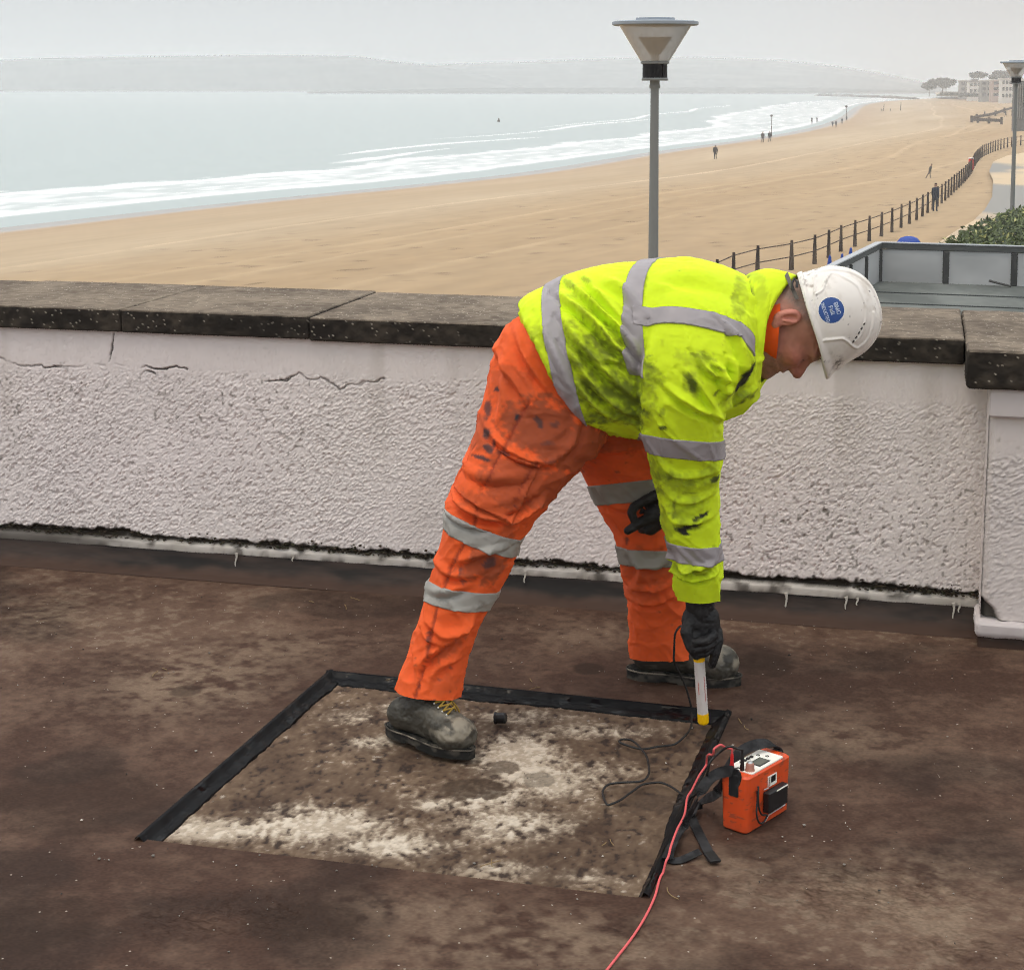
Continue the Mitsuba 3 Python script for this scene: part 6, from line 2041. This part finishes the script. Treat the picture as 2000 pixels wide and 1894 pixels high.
mat('m_leather', None, 0.5, spec=0.35, bump=(lambda p, n, uv: Fl(p.x * 90, p.y * 90, p.z * 90, 3), 0.0012), bscale=0.006)
mat('m_welt', lambda p, n, uv: mix((0.05, 0.045, 0.038), (0.24, 0.21, 0.165), sst(0.4, 0.65, Fl(p.x * 30, p.y * 30, p.z * 30, 3))), 0.8, spec=0.2)
mat('m_sole', lambda p, n, uv: mix((0.012, 0.012, 0.011), (0.07, 0.062, 0.05), sst(0.45, 0.75, Fl(p.x * 40, p.y * 40, p.z * 40, 3))), 0.75, spec=0.3)
mat('m_eyelet', (0.75, 0.74, 0.70), 0.3, metallic=0.8)
mat('m_lace', lin(150, 122, 46), 0.8)
toe = G(921, 1480)
dv = unit(np.array([0.78, -0.62, 0]))
boot(toe - dv * 0.248, toe, 310, .124, .094)
boot(G(1229, 1320), G(1444, 1336), 330, .090, .060)

P = P_scene
# ================================================================== INSTRUMENTS
# ---- hand probe
pr = thing('probe', 'white tube probe with yellow ends, held upright in the near glove', 'probe')
pb = G(1374, 1412)
pt = P(1362, 1235, pb[1] - 0.01)
ax = unit(pt - pb)
mat('m_pwhite', lin(222, 216, 210) * 0.85, 0.35)
mat('m_yellow', lin(250, 196, 10), 0.35)


def along_probe(py):
    return pb + (pt - pb) * (1412 - py) / (1412 - 1235)


def ptube(y0, y1, r):
    return tube(np.linspace(along_probe(y0), along_probe(y1), 4), r, 24)


obj('tip', tube(np.array([along_probe(1412), along_probe(1410), along_probe(1408), along_probe(1391)]), [0.0105, 0.0125, 0.0132, 0.0132], 24), 'm_yellow', 40, parent=pr)
obj('tube', ptube(1391, 1289, 0.0129), 'm_pwhite', 40, parent=pr)
obj('collar', ptube(1289, 1276, 0.0134), 'm_yellow', 40, parent=pr)
obj('handle', ptube(1276, 1236, 0.012), 'm_black', 40, parent=pr)
mat('m_redprint', lin(190, 60, 50), 0.5)
side = unit(np.cross(ax, [0, 1.0, 0]))
for off_, y0, y1 in ((-0.0075, 1318, 1366), (0.0068, 1328, 1352)):
    dn = np.array([0, -math.sqrt(0.0129 ** 2 - off_ ** 2) - 0.0001, 0])
    obj('print_line', bar(along_probe(y0) + side * off_ + dn, along_probe(y1) + side * off_ + dn, 0.0018, 0.0006), 'm_redprint', parent=pr)

# ---- tester: orange case with white control panel
mt = thing('meter', 'orange box shaped tester with white control panel and black shoulder strap', 'tester')
mA, mB, mC = G(1404, 1617), G(1458, 1632), G(1541, 1581)
ex = unit(mC - mB)
ey_ = np.array([-ex[1], ex[0], 0])
if ey_ @ (mA - mB) < 0:
    ey_ = -ey_
LX, LY = np.linalg.norm(mC - mB), 0.062
HZ = 0.120
MM = frame(mB, ex, ey_, ZV)


def mk(m):
    m = m.copy()
    m.apply_transform(MM)
    if m.volume < 0:
        m.invert()
    return m


def rrect(x0, x1, y0, y1, r):
    return sg.box(x0 + r, y0 + r, x1 - r, y1 - r).buffer(r, 10)


def slab(poly_, z0_, z1_):
    m = trimesh.creation.extrude_polygon(poly_, z1_ - z0_, engine='earcut')
    m.apply_translation([0, 0, z0_])
    return m


def tapered(x0, x1, y0, y1, r, z0_, z1_, grow, ch=0.004):
    """rounded box, slightly wider at the top"""
    secs = [(z0_, -ch), (z0_ + ch, 0), (z1_ - ch, grow), (z1_, grow - ch)]
    V, nper = [], 0
    for z, g in secs:
        c = np.array(rrect(x0 - g, x1 + g, y0 - g, y1 + g, r).exterior.coords)[:-1]
        V.append(np.column_stack([c, np.full(len(c), z)]))
    nper = min(len(x) for x in V)
    V = [x[:nper] for x in V]
    Vv = np.vstack(V + [[[(x0 + x1) / 2, (y0 + y1) / 2, z0_]], [[(x0 + x1) / 2, (y0 + y1) / 2, z1_]]])
    f = []
    for k in range(len(secs) - 1):
        for j in range(nper):
            a, b_ = k * nper + j, k * nper + (j + 1) % nper
            f += [[a, b_, b_ + nper], [a, b_ + nper, a + nper]]
    for j in range(nper):
        f += [[(j + 1) % nper, j, len(secs) * nper], [(len(secs) - 1) * nper + j, (len(secs) - 1) * nper + (j + 1) % nper, len(secs) * nper + 1]]
    m = trimesh.Trimesh(Vv, f, process=False)
    if m.volume < 0:
        m.invert()
    return m


mat('m_case', lambda p, n, uv: mix(mix((0.70, 0.080, 0.014), (0.56, 0.065, 0.014), Fl(p.x * 40, p.y * 40, p.z * 40, 3)), (0.16, 0.06, 0.035), sst(0.60, 0.72, Fl(p.x * 70, p.y * 70, p.z * 120, 3)) * 0.55 + sst(0.03, 0.0, p.z) * 0.45 * Fl(p.x * 90, p.y * 90, p.z * 90, 2)), 0.42, spec=0.45)
mat('m_panelw', lin(238, 236, 226) * 0.9, 0.4)
mat('m_screen', lin(118, 122, 112) * 0.6, 0.15)
mat('m_blackp', (0.008, 0.008, 0.009), 0.45)
mat('m_knob', lin(170, 120, 104), 0.3)
mat('m_metal', (0.6, 0.6, 0.6), 0.3, metallic=1.0)
obj('case', mk(tapered(0.001, LX - 0.001, 0.001, LY - 0.001, 0.010, 0.0, HZ, 0.0025)), 'm_case', 35, parent=mt)
obj('control_panel', mk(slab(rrect(0.020, LX - 0.022, 0.002, LY - 0.002, 0.004), HZ - 0.001, HZ + 0.0018)), 'm_panelw', parent=mt)
zt_ = HZ + 0.0018
obj('screen_frame', mk(slab(rrect(0.062, 0.102, 0.010, 0.036, 0.001), zt_ - 0.0005, zt_ + 0.0012)), 'm_blackp', parent=mt)
obj('screen', mk(slab(rrect(0.064, 0.100, 0.012, 0.034, 0.001), zt_, zt_ + 0.0018)), 'm_screen', parent=mt)
for x in (0.052, 0.064, 0.076, 0.088):
    obj('key', mk(slab(rrect(x, x + 0.0075, 0.046, 0.053, 0.0015), zt_ - 0.0005, zt_ + 0.0025)), 'm_blackp', parent=mt)
for x, y in ((0.110, 0.045), (0.118, 0.028), (0.022, 0.044), (0.028, 0.040)):
    obj('dial_mark', mk(slab(sg.Point(x, y).buffer(0.004).difference(sg.Point(x, y).buffer(0.0018)), zt_ - 0.0003, zt_ + 0.0006)), 'm_blackp', parent=mt)
kb = revolve([[0, 0.016], [0.006, 0.0158], [0.0085, 0.013], [0.009, 0.004], [0.0105, 0.0], [0, 0]], 24)
kb.apply_translation([0.034, 0.016, zt_])
obj('knob', mk(kb), 'm_knob', 40, parent=mt)
kt = revolve([[0, 0.0195], [0.004, 0.019], [0.0055, 0.017], [0.006, 0.0155], [0, 0.0155]], 20)
kt.apply_translation([0.034, 0.016, zt_])
obj('knob_cap', mk(kt), 'm_metal', 40, parent=mt)
for x, y, mm_ in ((0.024, 0.028, 'm_blackp'), (0.014, 0.046, 'm_red')):
    s_ = revolve([[0, 0.001], [0.0042, 0.001], [0.0046, 0.008], [0.0038, 0.016], [0.0034, 0.030], [0.0018, 0.036], [0, 0.036]], 16)
    s_.apply_translation([x, y, zt_ - 0.001])
    obj('plug', mk(s_), mm_, 40, parent=mt)
# front: battery pack in a spring clip, barcode label, loop of flex
obj('battery', mk(box(0.058, 0.130, -0.016, -0.0005, 0.030, 0.073, 0.002)), 'm_blackp', parent=mt)
obj('battery_trim', mk(box(0.086, 0.128, -0.0172, -0.0158, 0.0695, 0.0715)), 'm_panelw', parent=mt)
obj('clip', mk(cat([tube(np.array([[0.046, -0.004, 0.013], [0.060, -0.006, 0.012], [0.071, -0.007, 0.022], [0.132, -0.008, 0.024]]), 0.0012, 8), tube(np.array([[0.056, -0.004, 0.079], [0.070, -0.006, 0.079], [0.074, -0.007, 0.088]]), 0.0012, 8)])), 'm_metal', 40, parent=mt)
obj('label', mk(box(0.074, 0.106, -0.0032, -0.0015, 0.078, 0.100)), 'm_panelw', parent=mt)
bc = [box(0.0775 + 0.0 * i, 0.0800, -0.0037, -0.003, 0.080, 0.098) for i in range(1)]
xb = 0.084
for i in range(12):
    wv_ = rng.choice([0.0006, 0.001, 0.0016])
    bc.append(box(xb, xb + wv_, -0.0037, -0.003, 0.085, 0.098))
    xb += wv_ + 0.0006
obj('label__barcode', mk(cat(bc)), 'm_blackp', parent=mt)
obj('flex', mk(tube(smooth_spline([[0.034, -0.004, 0.094], [0.029, -0.008, 0.078], [0.028, -0.010, 0.055], [0.040, -0.012, 0.034], [0.056, -0.012, 0.028], [0.046, -0.012, 0.018], [0.028, -0.012, 0.022], [0.021, -0.010, 0.040], [0.026, -0.007, 0.060], [0.030, -0.004, 0.085]], 60), 0.0019, 8)), 'm_blackp', 40, parent=mt)
# strap lugs and the webbing strap
mat('m_web', lambda p, n, uv: mix((0.008, 0.008, 0.009), (0.028, 0.028, 0.030), sst(0.35, 0.7, Fl(p.x * 50, p.y * 50, p.z * 50, 3))), 0.7, spec=0.3, two=True)


def ribbon(pts, widths, w, nseg=60, th=0.0018):
    """webbing strip: centre points and across directions"""
    c = smooth_spline(pts, nseg)
    a = unit(smooth_spline(widths, nseg))
    t = unit(np.gradient(c, axis=0))
    a = unit(a - t * (a * t).sum(1, keepdims=True))
    up = np.cross(t, a)
    rows_ = []
    for s1, s2 in ((-1, -1), (1, -1), (1, 1), (-1, 1)):
        rows_.append(c + a * (s1 * w / 2) + up * (s2 * th / 2))
    V = np.stack(rows_, 1).reshape(-1, 3)
    f = []
    for i in range(nseg - 1):
        for j in range(4):
            p_, q_ = i * 4 + j, i * 4 + (j + 1) % 4
            f += [[p_, q_, q_ + 4], [p_, q_ + 4, p_ + 4]]
    f += [[0, 1, 2], [0, 2, 3]]
    e = (nseg - 1) * 4
    f += [[e, e + 2, e + 1], [e, e + 3, e + 2]]
    m = trimesh.Trimesh(V, f, process=False)
    if m.volume < 0:
        m.invert()
    return m


def mw(x, y, z):
    return MM[:3, :3] @ np.array([x, y, z]) + MM[:3, 3]


obj('strap_lug', mk(box(-0.0035, 0.0012, 0.020, 0.042, 0.075, HZ + 0.001, 0.001)), 'm_web', parent=mt)
obj('strap_lug', mk(box(LX - 0.001, LX + 0.0035, 0.020, 0.042, 0.075, HZ + 0.001, 0.001)), 'm_web', parent=mt)
z_ = 0.004


def gp(px, py, z=0.004):
    return G(px, py, z)


acr = np.array([0.6, 0.8, 0])
sp1 = [mw(-0.002, 0.031, 0.100), mw(-0.002, 0.031, HZ + 0.006), P(1398, 1512, mA[1]), P(1376, 1533, mA[1] - 0.012), P(1358, 1566, mA[1] - 0.03), gp(1338, 1606, 0.020), gp(1318, 1640, 0.010), gp(1304, 1676, 0.012)]
ac1 = [ey_, ey_, ey_ * 0.8 + [0, 0, 0.3], [0.75, 0.45, 0.35], [0.8, 0.35, 0.35], [0.85, 0.35, 0.3], [0.85, 0.4, 0.25], [0.8, 0.5, 0.2]]
obj('strap', ribbon(sp1, ac1, 0.022), 'm_web', parent=mt)
sp2 = [gp(1346, 1586, 0.010), gp(1358, 1612, 0.006), gp(1372, 1640, 0.005), gp(1392, 1680, 0.006)]
obj('strap', ribbon(sp2, [[0.97, 0.2, 0.05]] * 4, 0.020, 40), 'm_web', parent=mt)
sp3 = [gp(1304, 1676, 0.006), gp(1322, 1680, 0.004), gp(1346, 1672, 0.006), gp(1368, 1662, 0.010)]
obj('strap', ribbon(sp3, [[0.1, 0.9, 0.3]] * 4, 0.016, 30), 'm_web', parent=mt)
obj('strap_buckle', bar(gp(1384, 1664, 0.010), gp(1398, 1682, 0.008), 0.022, 0.006, 0.001), 'm_blackp', parent=mt)
sp4 = [mw(LX + 0.003, 0.031, 0.090), mw(LX + 0.004, 0.033, HZ + 0.004), mw(LX - 0.012, 0.042, HZ + 0.016), mw(LX * 0.70, 0.055, HZ + 0.020), mw(LX * 0.45, 0.066, HZ + 0.012), mw(LX * 0.2, 0.074, 0.095), mw(-0.01, 0.066, 0.075), gp(1376, 1560, 0.03), gp(1352, 1594, 0.012)]
ac4 = [ey_, ey_, ey_ + [0, 0, .2], ey_ * 0.6 + [0, 0, 0.8], ey_ * 0.4 + [0, 0, 0.9], [0, 0.3, 0.95], [0, 0.4, 0.9], [0.3, 0.6, 0.6], [0.5, 0.7, 0.3]]
obj('strap', ribbon(sp4, ac4, 0.022, 90), 'm_web', parent=mt)

# ---- leads
mat('m_lead', (0.010, 0.010, 0.010), 0.45)
mat('m_leadred', lin(224, 96, 98) * 0.9, 0.45)
bl = thing('cable', 'thin black lead looping over the patch from the probe to the tester', 'cable')
tipB = mw(0.024, 0.028, zt_ + 0.036)
pts = [P(1348, 1228, 3.955), P(1330, 1222, 3.94), P(1318, 1240, 3.93), P(1316, 1285, 3.935), P(1327, 1314, 3.945), P(1340, 1343, 3.95), P(1350, 1380, 3.95)]
pts += [gp(x, y, -0.001) for x, y in ((1350, 1416), (1332, 1442), (1313, 1454), (1287, 1457), (1255, 1462), (1228, 1456), (1209, 1447), (1216, 1443), (1233, 1448), (1252, 1461), (1265, 1482), (1268, 1503), (1262, 1519), (1246, 1526), (1220, 1527), (1189, 1531), (1177, 1548), (1188, 1571), (1207, 1564), (1233, 1546), (1260, 1530), (1287, 1527), (1308, 1534), (1329, 1548))]
pts[15] = pts[15] + [0, 0, 0.004]
pts += [gp(1346, 1556, 0.003), gp(1362, 1548, 0.02), P(1385, 1492, mA[1] - 0.01), P(1406, 1468, mA[1]), P(1426, 1457, tipB[1] - 0.01), P(1441, 1462, tipB[1] - 0.005), tipB + [0, 0, 0.006], tipB - [0, 0, 0.004]]
obj('lead', tube(spline(pts, 420), 0.0025, 8), 'm_lead', 40, parent=bl)
rl = thing('cable', 'long pink red lead running from the tester out across the deck', 'cable')
tipR = mw(0.014, 0.046, zt_ + 0.036)
pts = [tipR - [0, 0, 0.004], tipR + [0, 0, 0.006], P(1417, 1459, tipR[1]), P(1406, 1454, tipR[1] - 0.01), P(1394, 1463, tipR[1] - 0.02), P(1380, 1490, 3.46), P(1366, 1513, 3.44), P(1348, 1547, 3.42)]
pts += [gp(x, y, 0.026) if y < 1690 else gp(x, y, 0.004) for x, y in ((1336, 1592), (1322, 1620), (1311, 1650), (1302, 1678), (1294, 1705), (1278, 1752), (1262, 1786), (1238, 1825), (1205, 1868), (1150, 1935), (1080, 2000))]
obj('lead', tube(spline(pts, 300), 0.0023, 8), 'm_leadred', 40, parent=rl)
# ---- small black plug left on the patch
cp = thing('rubber_plug', 'small black round plug lying on the patch beside the near boot', 'plug')
c = revolve([[0, 0.015], [0.010, 0.0148], [0.0125, 0.012], [0.0125, -0.009], [0.0142, -0.0095], [0.0142, -0.013], [0, -0.0135]], 28)
c.apply_transform(trimesh.transformations.rotation_matrix(math.radians(84), [0.25, 1, 0]))
p = G(977, 1413, -0.008)
c.apply_translation(p + [0, 0, 0.0145])
obj('body', c, 'm_blackp', 30, parent=cp)
